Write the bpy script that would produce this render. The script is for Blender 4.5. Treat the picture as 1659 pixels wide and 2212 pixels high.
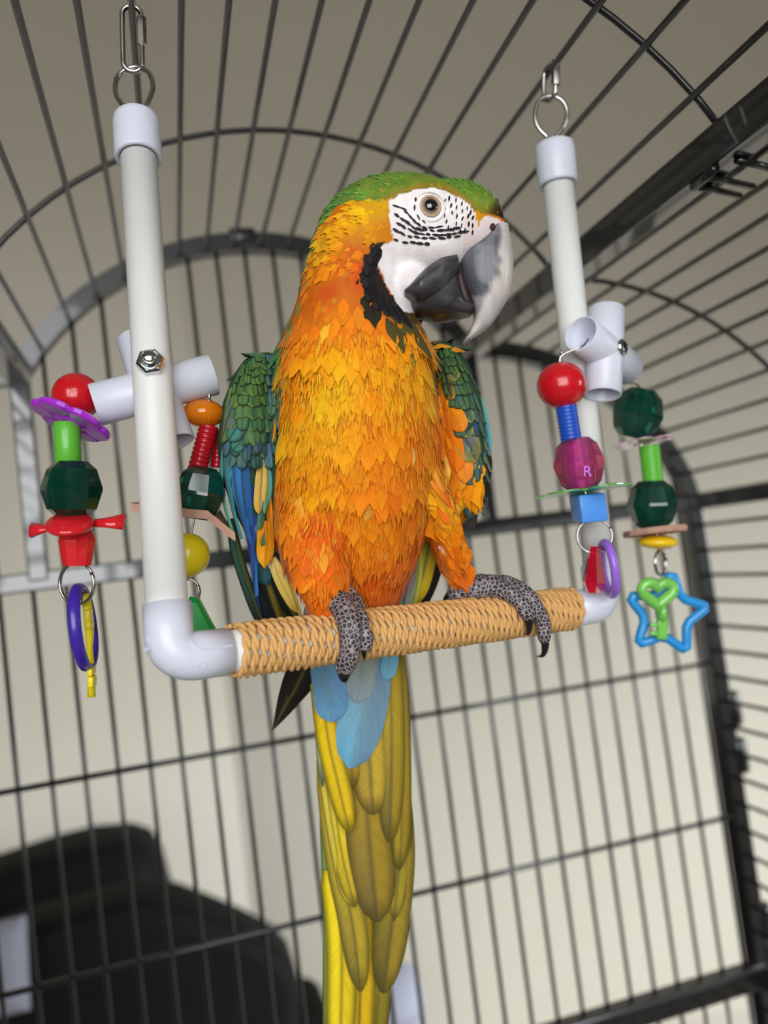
import bpy, bmesh, math, random
import numpy as np
from mathutils import Vector, Matrix, noise
from mathutils.bvhtree import BVHTree

for o in list(bpy.data.objects):
    bpy.data.objects.remove(o, do_unlink=True)
scn = bpy.context.scene
COL = scn.collection
random.seed(7)
PI = math.pi

# ------------------------------------------------------------------ camera
F, CX, CY = 1700.0, 829.5, 1106.0          # focal length and centre in photo pixels
HC = 1.5                                   # camera height above the floor
_v1 = Vector((380-830, 1260-1106, F)).normalized()          # depth axis of the cage
_v2 = Vector((7300-830, 390-1106, F))
_x = (_v2 - _v1*_v2.dot(_v1)).normalized()
_u = _x.cross(_v1)                          # up (camera frame: x right, y down, z forward)
if _u.y > 0: _u = -_u
RX = Vector((_x.x, _v1.x, _u.x))            # camera right, down, forward in the world
DY = Vector((_x.y, _v1.y, _u.y))
FW = Vector((_x.z, _v1.z, _u.z))
C0 = Vector((0, 0, HC))
def P(px, py, z):
    """photo pixel + distance along the view axis -> world point"""
    return C0 + (RX*((px-CX)/F) + DY*((py-CY)/F) + FW)*z
def PROJ(p):
    d = p - C0
    z = d.dot(FW)
    return CX + F*d.dot(RX)/z, CY + F*d.dot(DY)/z, z

cd = bpy.data.cameras.new('camera'); cam = bpy.data.objects.new('camera', cd); COL.objects.link(cam)
cd.sensor_fit = 'HORIZONTAL'; cd.sensor_width = 36.0; cd.lens = 36.0*F/1659.0
R = Matrix((RX, -DY, -FW)).transposed()
cam.matrix_world = Matrix.Translation(C0) @ R.to_4x4()
cd.clip_start = 0.02
cd.dof.use_dof = True; cd.dof.focus_distance = 0.452; cd.dof.aperture_fstop = 4.6
scn.camera = cam

# ------------------------------------------------------------------ light
w = bpy.data.worlds.new('world'); scn.world = w; w.use_nodes = True
w.node_tree.nodes['Background'].inputs[0].default_value = (1.0, 0.92, 0.68, 1)
w.node_tree.nodes['Background'].inputs[1].default_value = 0.11
def area(name, loc, target, sx, sy, power, col, spread=180):
    ld = bpy.data.lights.new(name, 'AREA'); ld.shape = 'RECTANGLE'; ld.size = sx; ld.size_y = sy
    ld.energy = power; ld.color = col; ld.spread = math.radians(spread)
    o = bpy.data.objects.new(name, ld); COL.objects.link(o)
    o.location = loc
    o.rotation_euler = (Vector(target)-Vector(loc)).to_track_quat('-Z', 'Y').to_euler()
    return o
area('window_daylight', (-0.50, -1.50, 1.92), (0.15, 0.6, 1.58), 1.7, 1.5, 45, (0.96, 0.98, 1.0), 150)
area('lower_wall_fill', (3.5, -0.25, 1.0), (0.3, 2.45, 0.10), 1.8, 1.9, 42, (0.88, 0.95, 1.0), 56)  # added fill light brightening the lower walls; no door is known there
scn.view_settings.view_transform = 'Standard'; scn.view_settings.look = 'None'
scn.view_settings.exposure = 0.0; scn.view_settings.gamma = 1.0
scn.view_settings.use_curve_mapping = False

# ------------------------------------------------------------------ materials
def lin(c):
    r = []
    for v in c[:3]:
        v = v/255.0
        r.append(v/12.92 if v <= 0.04045 else ((v+0.055)/1.055)**2.4)
    return tuple(r)
def L4(c): return lin(c)+(1.0,)
MATS = {}
def mat(name, col=(200,200,200), rough=0.5, metal=0.0, trans=0.0, spec=0.5, noise_amt=0.0, noise_scale=40, bump=0.0, bump_scale=200, coat=0.0, ior=1.45, sss=0.0):
    if name in MATS: return MATS[name]
    m = bpy.data.materials.new(name); m.use_nodes = True
    nt = m.node_tree; b = nt.nodes['Principled BSDF']
    b.inputs['Base Color'].default_value = L4(col)
    b.inputs['Roughness'].default_value = rough; b.inputs['Metallic'].default_value = metal
    b.inputs['Transmission Weight'].default_value = trans; b.inputs['IOR'].default_value = ior
    b.inputs['Specular IOR Level'].default_value = spec
    b.inputs['Coat Weight'].default_value = coat
    if sss:
        b.inputs['Subsurface Weight'].default_value = sss
        b.inputs['Subsurface Radius'].default_value = (0.006, 0.006, 0.006)
    tc = nt.nodes.new('ShaderNodeTexCoord')
    if noise_amt:
        n = nt.nodes.new('ShaderNodeTexNoise'); n.inputs['Scale'].default_value = noise_scale; n.inputs['Detail'].default_value = 4
        nt.links.new(tc.outputs['Object'], n.inputs['Vector'])
        mx = nt.nodes.new('ShaderNodeMix'); mx.data_type = 'RGBA'
        c = lin(col)
        mx.inputs['A'].default_value = tuple(max(0, v*(1-noise_amt)) for v in c)+(1,)
        mx.inputs['B'].default_value = tuple(min(1, v*(1+noise_amt)) for v in c)+(1,)
        nt.links.new(n.outputs['Fac'], mx.inputs['Factor']); nt.links.new(mx.outputs['Result'], b.inputs['Base Color'])
    if bump:
        n2 = nt.nodes.new('ShaderNodeTexNoise'); n2.inputs['Scale'].default_value = bump_scale; n2.inputs['Detail'].default_value = 3
        nt.links.new(tc.outputs['Object'], n2.inputs['Vector'])
        bp = nt.nodes.new('ShaderNodeBump'); bp.inputs['Strength'].default_value = bump; bp.inputs['Distance'].default_value = 0.001
        nt.links.new(n2.outputs['Fac'], bp.inputs['Height']); nt.links.new(bp.outputs['Normal'], b.inputs['Normal'])
    MATS[name] = m
    return m

def feather_mat(name, streak=0.35, freq=26.0, rough=0.6, sheen=0.15, diag=0.9):
    """colour from the 'Col' attribute, fine slanted barbs from the 'fuv' attribute"""
    m = bpy.data.materials.new(name); m.use_nodes = True
    nt = m.node_tree; N = nt.nodes; Lk = nt.links; b = N['Principled BSDF']
    a = N.new('ShaderNodeAttribute'); a.attribute_name = 'Col'
    f = N.new('ShaderNodeAttribute'); f.attribute_name = 'fuv'
    sp = N.new('ShaderNodeSeparateXYZ'); Lk.new(f.outputs['Vector'], sp.inputs[0])
    ab = N.new('ShaderNodeMath'); ab.operation = 'ABSOLUTE'; Lk.new(sp.outputs['X'], ab.inputs[0])
    mu = N.new('ShaderNodeMath'); mu.operation = 'MULTIPLY'; mu.inputs[1].default_value = diag; Lk.new(ab.outputs[0], mu.inputs[0])
    sb = N.new('ShaderNodeMath'); sb.operation = 'SUBTRACT'; Lk.new(sp.outputs['Y'], sb.inputs[0]); Lk.new(mu.outputs[0], sb.inputs[1])
    fr = N.new('ShaderNodeMath'); fr.operation = 'MULTIPLY'; fr.inputs[1].default_value = freq; Lk.new(sb.outputs[0], fr.inputs[0])
    cb = N.new('ShaderNodeCombineXYZ'); Lk.new(fr.outputs[0], cb.inputs[0]); Lk.new(sp.outputs['Z'], cb.inputs[1])
    u3 = N.new('ShaderNodeMath'); u3.operation = 'MULTIPLY'; u3.inputs[1].default_value = 1.3; Lk.new(sp.outputs['X'], u3.inputs[0]); Lk.new(u3.outputs[0], cb.inputs[2])
    nz = N.new('ShaderNodeTexNoise'); nz.inputs['Scale'].default_value = 1.0; nz.inputs['Detail'].default_value = 3; Lk.new(cb.outputs[0], nz.inputs['Vector'])
    mr = N.new('ShaderNodeMapRange'); mr.inputs['From Min'].default_value = 0.3; mr.inputs['From Max'].default_value = 0.7
    mr.inputs['To Min'].default_value = 1-streak; mr.inputs['To Max'].default_value = 1+streak*0.45; Lk.new(nz.outputs['Fac'], mr.inputs['Value'])
    vm = N.new('ShaderNodeVectorMath'); vm.operation = 'SCALE'; Lk.new(a.outputs['Color'], vm.inputs[0]); Lk.new(mr.outputs[0], vm.inputs['Scale'])
    Lk.new(vm.outputs[0], b.inputs['Base Color'])
    bp = N.new('ShaderNodeBump'); bp.inputs['Strength'].default_value = 0.25; bp.inputs['Distance'].default_value = 0.0006
    Lk.new(nz.outputs['Fac'], bp.inputs['Height']); Lk.new(bp.outputs['Normal'], b.inputs['Normal'])
    b.inputs['Roughness'].default_value = rough; b.inputs['Specular IOR Level'].default_value = 0.15
    b.inputs['Sheen Weight'].default_value = sheen*.3
    MATS[name] = m
    return m
def attr_mat(name, rough=0.5, spec=0.4, bump=0.0, bump_scale=400, coat=0.0, streak=0.0):
    m = bpy.data.materials.new(name); m.use_nodes = True
    nt = m.node_tree; b = nt.nodes['Principled BSDF']
    a = nt.nodes.new('ShaderNodeAttribute'); a.attribute_name = 'Col'
    nt.links.new(a.outputs['Color'], b.inputs['Base Color'])
    b.inputs['Roughness'].default_value = rough; b.inputs['Specular IOR Level'].default_value = spec; b.inputs['Coat Weight'].default_value = coat
    if bump:
        tc = nt.nodes.new('ShaderNodeTexCoord')
        n2 = nt.nodes.new('ShaderNodeTexNoise'); n2.inputs['Scale'].default_value = bump_scale; n2.inputs['Detail'].default_value = 4
        nt.links.new(tc.outputs['Object'], n2.inputs['Vector'])
        bp = nt.nodes.new('ShaderNodeBump'); bp.inputs['Strength'].default_value = bump; bp.inputs['Distance'].default_value = 0.001
        nt.links.new(n2.outputs['Fac'], bp.inputs['Height']); nt.links.new(bp.outputs['Normal'], b.inputs['Normal'])
    MATS[name] = m
    return m

# ------------------------------------------------------------------ mesh helpers
def link(name, me, parent=None, m=None, smooth=True, flat=False):
    o = bpy.data.objects.new(name, me); COL.objects.link(o)
    if m is not None and not me.materials: me.materials.append(m)
    if smooth and not flat:
        me.polygons.foreach_set('use_smooth', [True]*len(me.polygons))
    if parent is not None: setpar(o, parent)
    return o
def setpar(o, parent):
    o.parent = parent                       # only empties carry a location; meshes are built in world space
    if parent.type == 'EMPTY': o.matrix_parent_inverse = Matrix.Translation(-parent.location)
def mesh(name, V, Fc):
    me = bpy.data.meshes.new(name); me.from_pydata([tuple(v) for v in V], [], Fc); me.update(); return me
def obj(name, VF, m, parent=None, flat=False):
    V, Fc = VF
    return link(name, mesh(name, V, Fc), parent, m, flat=flat)
def empty(name, loc, label, cat, group=None):
    o = bpy.data.objects.new(name, None); COL.objects.link(o); o.location = loc; o.empty_display_size = 0.02
    o['label'] = label; o['category'] = cat
    if group: o['group'] = group
    return o
def tag(o, label, cat, group=None):
    o['label'] = label; o['category'] = cat
    if group: o['group'] = group
    return o
def join(*vfs):
    V = []; Fc = []
    for v, f in vfs:
        n = len(V); V += list(v); Fc += [tuple(i+n for i in q) for q in f]
    return V, Fc
def frame(ax):
    ax = Vector(ax).normalized()
    a = ax.orthogonal().normalized()
    h = RX - ax*RX.dot(ax)
    if h.length > 0.2: a = h.normalized()
    return a, ax.cross(a).normalized(), ax
def tube(pts, r, seg=10, closed=False, caps=True, sq=1.0):
    pts = [Vector(p) for p in pts]; n = len(pts)
    rr = r if isinstance(r, (list, tuple)) else [r]*n
    V = []; Fc = []
    t0 = (pts[1]-pts[0]).normalized(); a, _, _ = frame(t0)
    for i in range(n):
        if closed: t = (pts[(i+1)%n]-pts[i-1]).normalized()
        elif i == 0: t = (pts[1]-pts[0]).normalized()
        elif i == n-1: t = (pts[-1]-pts[-2]).normalized()
        else: t = (pts[i+1]-pts[i-1]).normalized()
        a = (a - t*a.dot(t))
        a = a.normalized() if a.length > 1e-6 else t.orthogonal().normalized()
        b = t.cross(a)
        for k in range(seg):
            th = 2*PI*k/seg
            V.append(pts[i] + a*(math.cos(th)*rr[i]) + b*(math.sin(th)*rr[i]*sq))
    m = n if closed else n-1
    for i in range(m):
        j = (i+1) % n
        for k in range(seg):
            k2 = (k+1) % seg
            Fc.append((i*seg+k, i*seg+k2, j*seg+k2, j*seg+k))
    if caps and not closed:
        Fc.append(tuple(range(seg-1, -1, -1))); Fc.append(tuple((n-1)*seg+k for k in range(seg)))
    return V, Fc
def lathe(prof, o, ax, seg=24, cap=True, phase=0.0):
    """prof: (radius, height along ax)"""
    a, b, ax = frame(ax); o = Vector(o)
    V = []; Fc = []
    for r, h in prof:
        for k in range(seg):
            th = 2*PI*k/seg + phase
            V.append(o + ax*h + a*(r*math.cos(th)) + b*(r*math.sin(th)))
    n = len(prof)
    for i in range(n-1):
        for k in range(seg):
            k2 = (k+1) % seg
            Fc.append((i*seg+k, i*seg+k2, (i+1)*seg+k2, (i+1)*seg+k))
    if cap:
        if prof[0][0] > 1e-6: Fc.append(tuple(range(seg-1, -1, -1)))
        if prof[-1][0] > 1e-6: Fc.append(tuple((n-1)*seg+k for k in range(seg)))
    return V, Fc
def ring_pts(c, a, b, ra, rb, n=32):
    return [Vector(c) + a*(ra*math.cos(2*PI*i/n)) + b*(rb*math.sin(2*PI*i/n)) for i in range(n)]
def prism(outline, c, a, b, nrm, thick, bev=0.0):
    """outline of (x,y) metres in the plane a,b, extruded by thick along nrm; bevelled rim"""
    n = len(outline); V = []; Fc = []
    layers = [(-0.5, 1-bev), (-0.5+0.25, 1.0), (0.25, 1.0), (0.5, 1-bev)] if bev else [(-0.5, 1), (0.5, 1)]
    for h, s in layers:
        for x, y in outline:
            V.append(Vector(c) + a*(x*s) + b*(y*s) + nrm*(h*thick))
    for i in range(len(layers)-1):
        for k in range(n):
            k2 = (k+1) % n
            Fc.append((i*n+k, i*n+k2, (i+1)*n+k2, (i+1)*n+k))
    Fc.append(tuple(range(n-1, -1, -1))); Fc.append(tuple((len(layers)-1)*n+k for k in range(n)))
    return V, Fc
def box(c, sx, sy, sz, ax=None, bev=0.0):
    """box with axes ax (3 unit vectors), bevelled by bmesh"""
    ax = ax or (Vector((1,0,0)), Vector((0,1,0)), Vector((0,0,1)))
    bm = bmesh.new(); bmesh.ops.create_cube(bm, size=1.0)
    for v in bm.verts: v.co = Vector((v.co.x*sx, v.co.y*sy, v.co.z*sz))
    if bev: bmesh.ops.bevel(bm, geom=list(bm.edges), offset=bev, segments=3, affect='EDGES', profile=0.5)
    V = [Vector(c) + ax[0]*v.co.x + ax[1]*v.co.y + ax[2]*v.co.z for v in bm.verts]
    bm.verts.index_update()
    Fc = [tuple(v.index for v in f.verts) for f in bm.faces]
    bm.free()
    return V, Fc
def catmull(pts, n):
    pts = [Vector(p) for p in pts]
    if len(pts) == 2: return [pts[0].lerp(pts[1], i/n) for i in range(n+1)]
    q = [pts[0]*2-pts[1]] + pts + [pts[-1]*2-pts[-2]]
    out = []; m = len(pts)-1
    for i in range(n+1):
        s = i/n*m; k = min(int(s), m-1); t = s-k
        p0, p1, p2, p3 = q[k], q[k+1], q[k+2], q[k+3]
        out.append(0.5*((2*p1) + (p2-p0)*t + (2*p0-5*p1+4*p2-p3)*t*t + (3*p1-p0-3*p2+p3)*t**3))
    return out
def interp(keys, t):
    for (a, va), (b, vb) in zip(keys, keys[1:]):
        if t <= b: return va + (vb-va)*max(0, (t-a))/(b-a)
    return keys[-1][1]

# ================================================================== THE ROOM
wall_m = mat('wall_paint', (189, 182, 167), 0.85, noise_amt=0.03, noise_scale=3, bump=0.12, bump_scale=120)
ceil_m = mat('ceiling_paint', (205, 200, 190), 0.9, noise_amt=0.02)
floor_m = mat('floor_carpet', (214, 206, 194), 0.95, noise_amt=0.10, noise_scale=60, bump=.3)
def slab(name, pts, h0, h1, m):
    """upright wall through plan points with real thickness behind it"""
    V = []; Fc = []
    (x0, y0), (x1, y1) = pts
    d = Vector((x1-x0, y1-y0, 0)).normalized(); n = Vector((-d.y, d.x, 0))*0.12
    base = [Vector((x0, y0, 0)), Vector((x1, y1, 0)), Vector((x1, y1, 0))+n, Vector((x0, y0, 0))+n]
    V = [p+Vector((0,0,h0)) for p in base] + [p+Vector((0,0,h1)) for p in base]
    Fc = [(3,2,1,0), (4,5,6,7), (0,1,5,4), (1,2,6,5), (2,3,7,6), (3,0,4,7)]
    o = obj(name, (V, Fc), m, flat=True); o['kind'] = 'structure'; return o
KX, KY = 0.115, 2.55                       # the corner of the room behind the cage
slab('wall_left', [(KX-3.2, KY-0.30), (KX, KY)], 0, 3.9, wall_m)
slab('wall_right', [(KX, KY), (KX+3.4, KY-0.95)], 0, 3.9, wall_m)
fl = obj('floor', box((0.2, -0.6, -0.05), 9, 8.4, 0.1), floor_m, flat=True); fl['kind'] = 'structure'
ce = obj('ceiling', box((0.2, -0.2, 3.95), 9, 7.6, 0.1), ceil_m, flat=True); ce['kind'] = 'structure'
# the window behind the photographer: frame and glazing bars in front of the daylight
frame_m = mat('window_frame_white', (235, 235, 232), 0.4, noise_amt=0.02)
wx0, wx1, wz0, wz1, wy = -1.35, 0.33, 1.16, 2.64, -1.38
win = empty('window_1', ((wx0+wx1)/2, wy, wz0), '', ''); del win['label']; del win['category']; win['kind'] = 'structure'
for nm, c, s in [('frame_rail', ((wx0+wx1)/2, wy, wz0), (wx1-wx0+.1, .06, .07)), ('frame_rail', ((wx0+wx1)/2, wy, wz1), (wx1-wx0+.1, .06, .07)),
                 ('frame_stile', (wx0, wy, (wz0+wz1)/2), (.07, .06, wz1-wz0)), ('frame_stile', (wx1, wy, (wz0+wz1)/2), (.07, .06, wz1-wz0))]:
    obj(nm, box(c, *s, bev=0.005), frame_m, win, flat=True)
for k in (1, 2): obj('glazing_bar', box((wx0+(wx1-wx0)*k/3, wy, (wz0+wz1)/2), .03, .03, wz1-wz0, bev=0.004), frame_m, win, flat=True)
for k in (1, 2): obj('glazing_bar', box(((wx0+wx1)/2, wy, wz0+(wz1-wz0)*k/3), wx1-wx0, .03, .03, bev=0.004), frame_m, win, flat=True)

# ---- dark armchair seen from its side, facing right, and the white bin beside it
lea = mat('dark_leather', (13, 9, 9), 0.75, spec=.2, noise_amt=0.3, noise_scale=25, bump=0.3, bump_scale=60)
def on_y(px, py, y):
    r = RX*((px-CX)/F)+DY*((py-CY)/F)+FW
    return C0+r*(y/r.y)
def side_prism(name, px_pts, y0, y1, m, par, bev=.035, floor=None):
    """side profile given by photo pixels on the plane y0, extruded back to y1, rounded"""
    ym = y1
    pts = [on_y(x, y, ym) for x, y in px_pts]
    pts = [Vector((p.x, 0, p.z)) for p in pts]
    if floor is not None: pts += [Vector((pts[-1].x-.02, 0, floor)), Vector((pts[0].x, 0, floor))]
    bm = bmesh.new(); vs = [bm.verts.new(Vector((p.x, y0, p.z))) for p in pts]
    f = bm.faces.new(vs); r = bmesh.ops.extrude_face_region(bm, geom=[f])
    bmesh.ops.translate(bm, vec=Vector((0, y1-y0, 0)), verts=[v for v in r['geom'] if isinstance(v, bmesh.types.BMVert)])
    bmesh.ops.recalc_face_normals(bm, faces=bm.faces)
    cap = [e for e in bm.edges if len({round(v.co.y, 4) for v in e.verts}) == 1]
    bmesh.ops.bevel(bm, geom=cap, offset=bev, segments=4, affect='EDGES', profile=.5)
    me = bpy.data.meshes.new(name); bm.to_mesh(me); bm.free()
    return link(name, me, par, m)
cy0 = 1.62
ch = empty('armchair', (-0.2, cy0+.3, 0), 'dark brown leather armchair in the room behind the cage', 'armchair')
side_prism('backrest', [(-330,1900), (-150,1858), (0,1826), (120,1786), (210,1764), (290,1758), (330,1772), (352,1806), (366,1860), (384,1920), (396,2000), (400,2150)], cy0+.22, cy0+.50, lea, ch, .08, .30)
side_prism('armrest', [(-120,2010), (100,1935), (300,1885), (385,1897), (450,1922), (520,1952), (585,1986), (616,2020), (628,2070), (624,2130), (608,2230)], cy0-.10, cy0+.06, lea, ch, .035, .09)
side_prism('armrest', [(-120,2010), (100,1935), (300,1885), (385,1897), (450,1922), (520,1952), (585,1986), (616,2020), (628,2070), (624,2130), (608,2230)], cy0+.52, cy0+.66, lea, ch, .035, .09)
obj('seat', box((0.02, cy0+.29, .36), .46, .46, .20, bev=.05), lea, ch)
obj('base', box((-0.12, cy0+.29, .19), .66, .60, .18, bev=.03), lea, ch)
for sx in (-.40, .12):
    for sy in (0.0, .56): obj('foot', lathe([(.02,0), (.028,.10)], (sx, cy0+sy, 0), (0,0,1), 12), lea, ch)
pil_m = mat('pale_fabric', (134, 134, 146), 0.9, noise_amt=0.04, bump=0.2)
def pillow(name, c, a, b, n, w, h, t):
    V = []; Fc = []; N = 12
    for s in (1, -1):
        for i in range(N+1):
            for j in range(N+1):
                u = i/N*2-1; v = j/N*2-1
                th = t*0.5*((1-u**4)*(1-v**4))**0.5
                V.append(Vector(c)+a*(u*w/2)+b*(v*h/2)+n*(s*th))
    M2 = (N+1)**2
    for k in range(2):
        for i in range(N):
            for j in range(N):
                q = [k*M2+i*(N+1)+j, k*M2+(i+1)*(N+1)+j, k*M2+(i+1)*(N+1)+j+1, k*M2+i*(N+1)+j+1]
                Fc.append(tuple(q if k == 0 else q[::-1]))
    return V, Fc
pc_ = on_y(8, 2090, cy0-.17)
tag(obj('throw_pillow', pillow('p', pc_, Vector((1,0,0)), Vector((0,.25,.97)).normalized(), Vector((0,-.97,.25)).normalized(), .075, .14, .06), pil_m),
    'small pale pillow against the side of the dark armchair', 'pillow')
bt = on_y(818, 2090, 1.92); bx = bt.x; bh = bt.z
bin_ = empty('storage_bin', (bx, 1.92, 0), 'pale rounded bin standing behind the dark armchair', 'bin')
obj('bin_body', lathe([(.07,0), (.08,.02), (.095,bh-.12), (.098,bh-.09)], (bx,1.92,0), (0,0,1), 32), pil_m, bin_)
obj('lid', lathe([(.100,bh-.10), (.102,bh-.07), (.092,bh-.03), (.05,bh-.005), (0.0001,bh)], (bx,1.92,0), (0,0,1), 32), pil_m, bin_)

# ================================================================== THE CAGE
cage_m = mat('cage_metal', (18, 18, 19), 0.32, metal=0.0, spec=0.5, noise_amt=0.25, noise_scale=300, bump=0.18, bump_scale=350, coat=0.45)
frame_metal = mat('cage_frame_metal', (18, 18, 19), 0.28, spec=0.6, noise_amt=0.25, noise_scale=300, bump=0.10, bump_scale=350, coat=1.0)
XL, XR, YB, YF = -0.42, 0.66, 0.893, -0.30
XM, RA = 0.12, 0.3065                      # middle of the raised roof, its radius
BL, BR = -0.136, 0.376                     # the two roof beams
ZR, ZB = 0.02, 0.24                        # dome rail and roof beam heights relative to the camera
cage = empty('bird_cage', (XM, (YB+YF)/2, 0), 'large black wire bird cage with a raised dome roof', 'cage')
def W(x, y, z): return Vector((x, y, z+HC))
def roofz(x):
    d = x-XM
    return 0.38-(RA-math.sqrt(max(RA*RA-d*d, 0)))
def sidez(x):                              # quarter-round shoulders outside the beams
    if x > BR: t = (x-BR)/(XR-BR)
    else: t = (BL-x)/(BL-XL)
    t = min(1, max(0, t))
    return ZR+(ZB-ZR)*(1-t**2.0)**0.62
def rod(name, a, b, r=0.0025, seg=8):
    return obj(name, tube([a, b], r, seg), cage_m, cage)
def beam(name, a, b, w, h, up=Vector((0,0,1))):
    d = (b-a).normalized(); s = d.cross(up).normalized(); u = s.cross(d)
    return obj(name, box((a+b)/2, (b-a).length, w, h, ax=(d, s, u), bev=0.002), frame_metal, cage, flat=True)
# back panel, below and above the dome rail
rows = [-0.187, -0.382]
LOW = -0.572
xs = [XL+0.0166+0.0325*k for k in range(33)]
for x in xs:
    if x > XR-0.012: continue
    rod('back_bar', W(x, YB-0.003, LOW), W(x, YB-0.003, ZR))
    rod('back_bar', W(x, YB-0.003, -1.0), W(x, YB-0.003, LOW-0.02))
    top = roofz(x) if BL < x < BR else sidez(x)
    if abs(x-BL) > .012 and abs(x-BR) > .012: rod('dome_bar', W(x, YB-0.003, ZR), W(x, YB-0.003, top))
for z in rows: rod('cross_wire', W(XL, YB-0.0072, z), W(XR, YB-0.0072, z), 0.0030)
beam('back_rail', W(XL, YB, ZR), W(XR, YB, ZR), 0.018, 0.020)
beam('back_rail', W(XL, YB, LOW-0.012), W(XR, YB, LOW-0.012), 0.024, 0.026)
rod('cross_wire', W(XL, YB-0.018, LOW+0.006), W(XR, YB-0.018, LOW+0.006), 0.004)
beam('back_rail', W(XL, YB, -1.0), W(XR, YB, -1.0), 0.022, 0.024)
beam('dome_post', W(BL, YB, ZR), W(BL, YB, ZB), 0.020, 0.020, Vector((0,1,0)))
beam('dome_post', W(BR, YB, ZR), W(BR, YB, ZB), 0.016, 0.016, Vector((0,1,0)))
# arches: square tube at the ends, thin wires between
def arch_pts(y, n=28):
    return [W(BL+(BR-BL)*i/n, y, roofz(BL+(BR-BL)*i/n)) for i in range(n+1)]
def side_pts(y, s, n=18):
    out = []
    for i in range(n+1):
        th = i/n*PI/2
        x = (BR+(XR-BR)*math.sin(th)) if s > 0 else (BL-(BL-XL)*math.sin(th))
        out.append(W(x, y, sidez(x)))
    return out
def arch_tube(name, pts, w):
    V = []; Fc = []; n = len(pts); yv = Vector((0,1,0))
    for i, p in enumerate(pts):
        t = (pts[min(i+1, n-1)]-pts[max(i-1, 0)]).normalized(); nn = t.cross(yv).normalized()
        for a, b in ((-1,-1), (1,-1), (1,1), (-1,1)): V.append(p+nn*(a*w/2)+yv*(b*w/2))
    for i in range(n-1):
        for k in range(4): Fc.append((i*4+k, i*4+(k+1)%4, (i+1)*4+(k+1)%4, (i+1)*4+k))
    Fc.append((3,2,1,0)); Fc.append(tuple((n-1)*4+k for k in range(4)))
    return obj(name, (V, Fc), cage_m, cage, flat=True)
for y in (YB, YF):
    arch_tube('roof_arch', arch_pts(y), 0.020)
    for s in (1, -1): arch_tube('shoulder_arch', side_pts(y, s), 0.020)
for y in (0.655, 0.415, 0.18):
    obj('roof_wire', tube(arch_pts(y), 0.0024, 8), cage_m, cage)
for y in (0.655, 0.30):
    for s in (1, -1): obj('shoulder_wire', tube(side_pts(y, s), 0.0024, 8), cage_m, cage)
for x in (BL, BR): beam('roof_beam', W(x, YF, ZB), W(x, YB, ZB), 0.022, 0.026)
for k in range(8):
    for s in (1, -1):
        x = XM+s*(0.0155+0.031*k)
        rod('roof_bar', W(x, YF, roofz(x)-0.004), W(x, YB, roofz(x)-0.004), 0.0024)
for s in (1, -1):
    acc = 0; prev = None; pts = side_pts(0, s, 200); want = 0.03
    for p in pts:
        if prev is not None:
            acc += (p-prev).length
            if acc >= want:
                want += 0.0315
                rod('shoulder_bar', Vector((p.x-s*0.003, YF, p.z-0.003)), Vector((p.x-s*0.003, YB, p.z-0.003)))
        prev = p
# right and left side panels: level bars between corner posts
for X, s in ((XR, 1), (XL, -1)):
    for k in range(31):
        z = ZR-0.03-0.0323*k
        if abs(z-LOW) < .016: continue
        rod('side_bar', W(X-s*0.003, YF, z), W(X-s*0.003, YB, z))
    for y in (0.655, 0.35): rod('side_wire', W(X-s*0.007, y, -1.0), W(X-s*0.007, y, ZR), 0.0024)
    beam('side_rail', W(X, YF, ZR), W(X, YB, ZR), 0.018, 0.020)
    beam('side_rail', W(X, YF, LOW-0.012), W(X, YB, LOW-0.012), 0.022, 0.024)
    beam('side_rail', W(X, YF, -1.0), W(X, YB, -1.0), 0.022, 0.024)
    for y in (YF, YB): beam('corner_post', W(X, y, -1.5), W(X, y, ZR), 0.022, 0.022, Vector((0,1,0)))
beam('front_rail', W(XL, YF, -1.0), W(XR, YF, -1.0), 0.022, 0.024)
# hinge knuckles on the right back post
for z in (-.25, -.31, -.52, -.56): obj('hinge', lathe([(.009,-.022), (.011,-.018), (.011,.018), (.009,.022)], W(XR+.014, YB-.004, z), (0,0,1), 12), cage_m, cage)
obj('arch_clip', box(W(0.116, YB, 0.387), .03, .024, .016, bev=.003), cage_m, cage)
obj('cage_floor_tray', box(W(XM, (YB+YF)/2, -1.03), XR-XL-.02, YB-YF-.02, .04, bev=.008), cage_m, cage)
# small wire bracket under the right roof beam
bz = lambda px, py: P(px, py, ((ZB-0.015)+HC-C0.z)/((RX*((px-CX)/F)+DY*((py-CY)/F)+FW).z))
obj('latch_wire', tube([bz(1592,346), bz(1640,357), bz(1700,372)], 0.0026, 8), cage_m, cage)
obj('latch_wire', tube([bz(1520,381), bz(1560,388), bz(1627,403)], 0.0024, 8), cage_m, cage)
obj('latch_wire', tube([bz(1495,402), bz(1540,409), bz(1598,423)], 0.0024, 8), cage_m, cage)
obj('latch_wire', tube([bz(1500,404), bz(1522,384), bz(1545,362)], 0.0034, 8), cage_m, cage)

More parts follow.
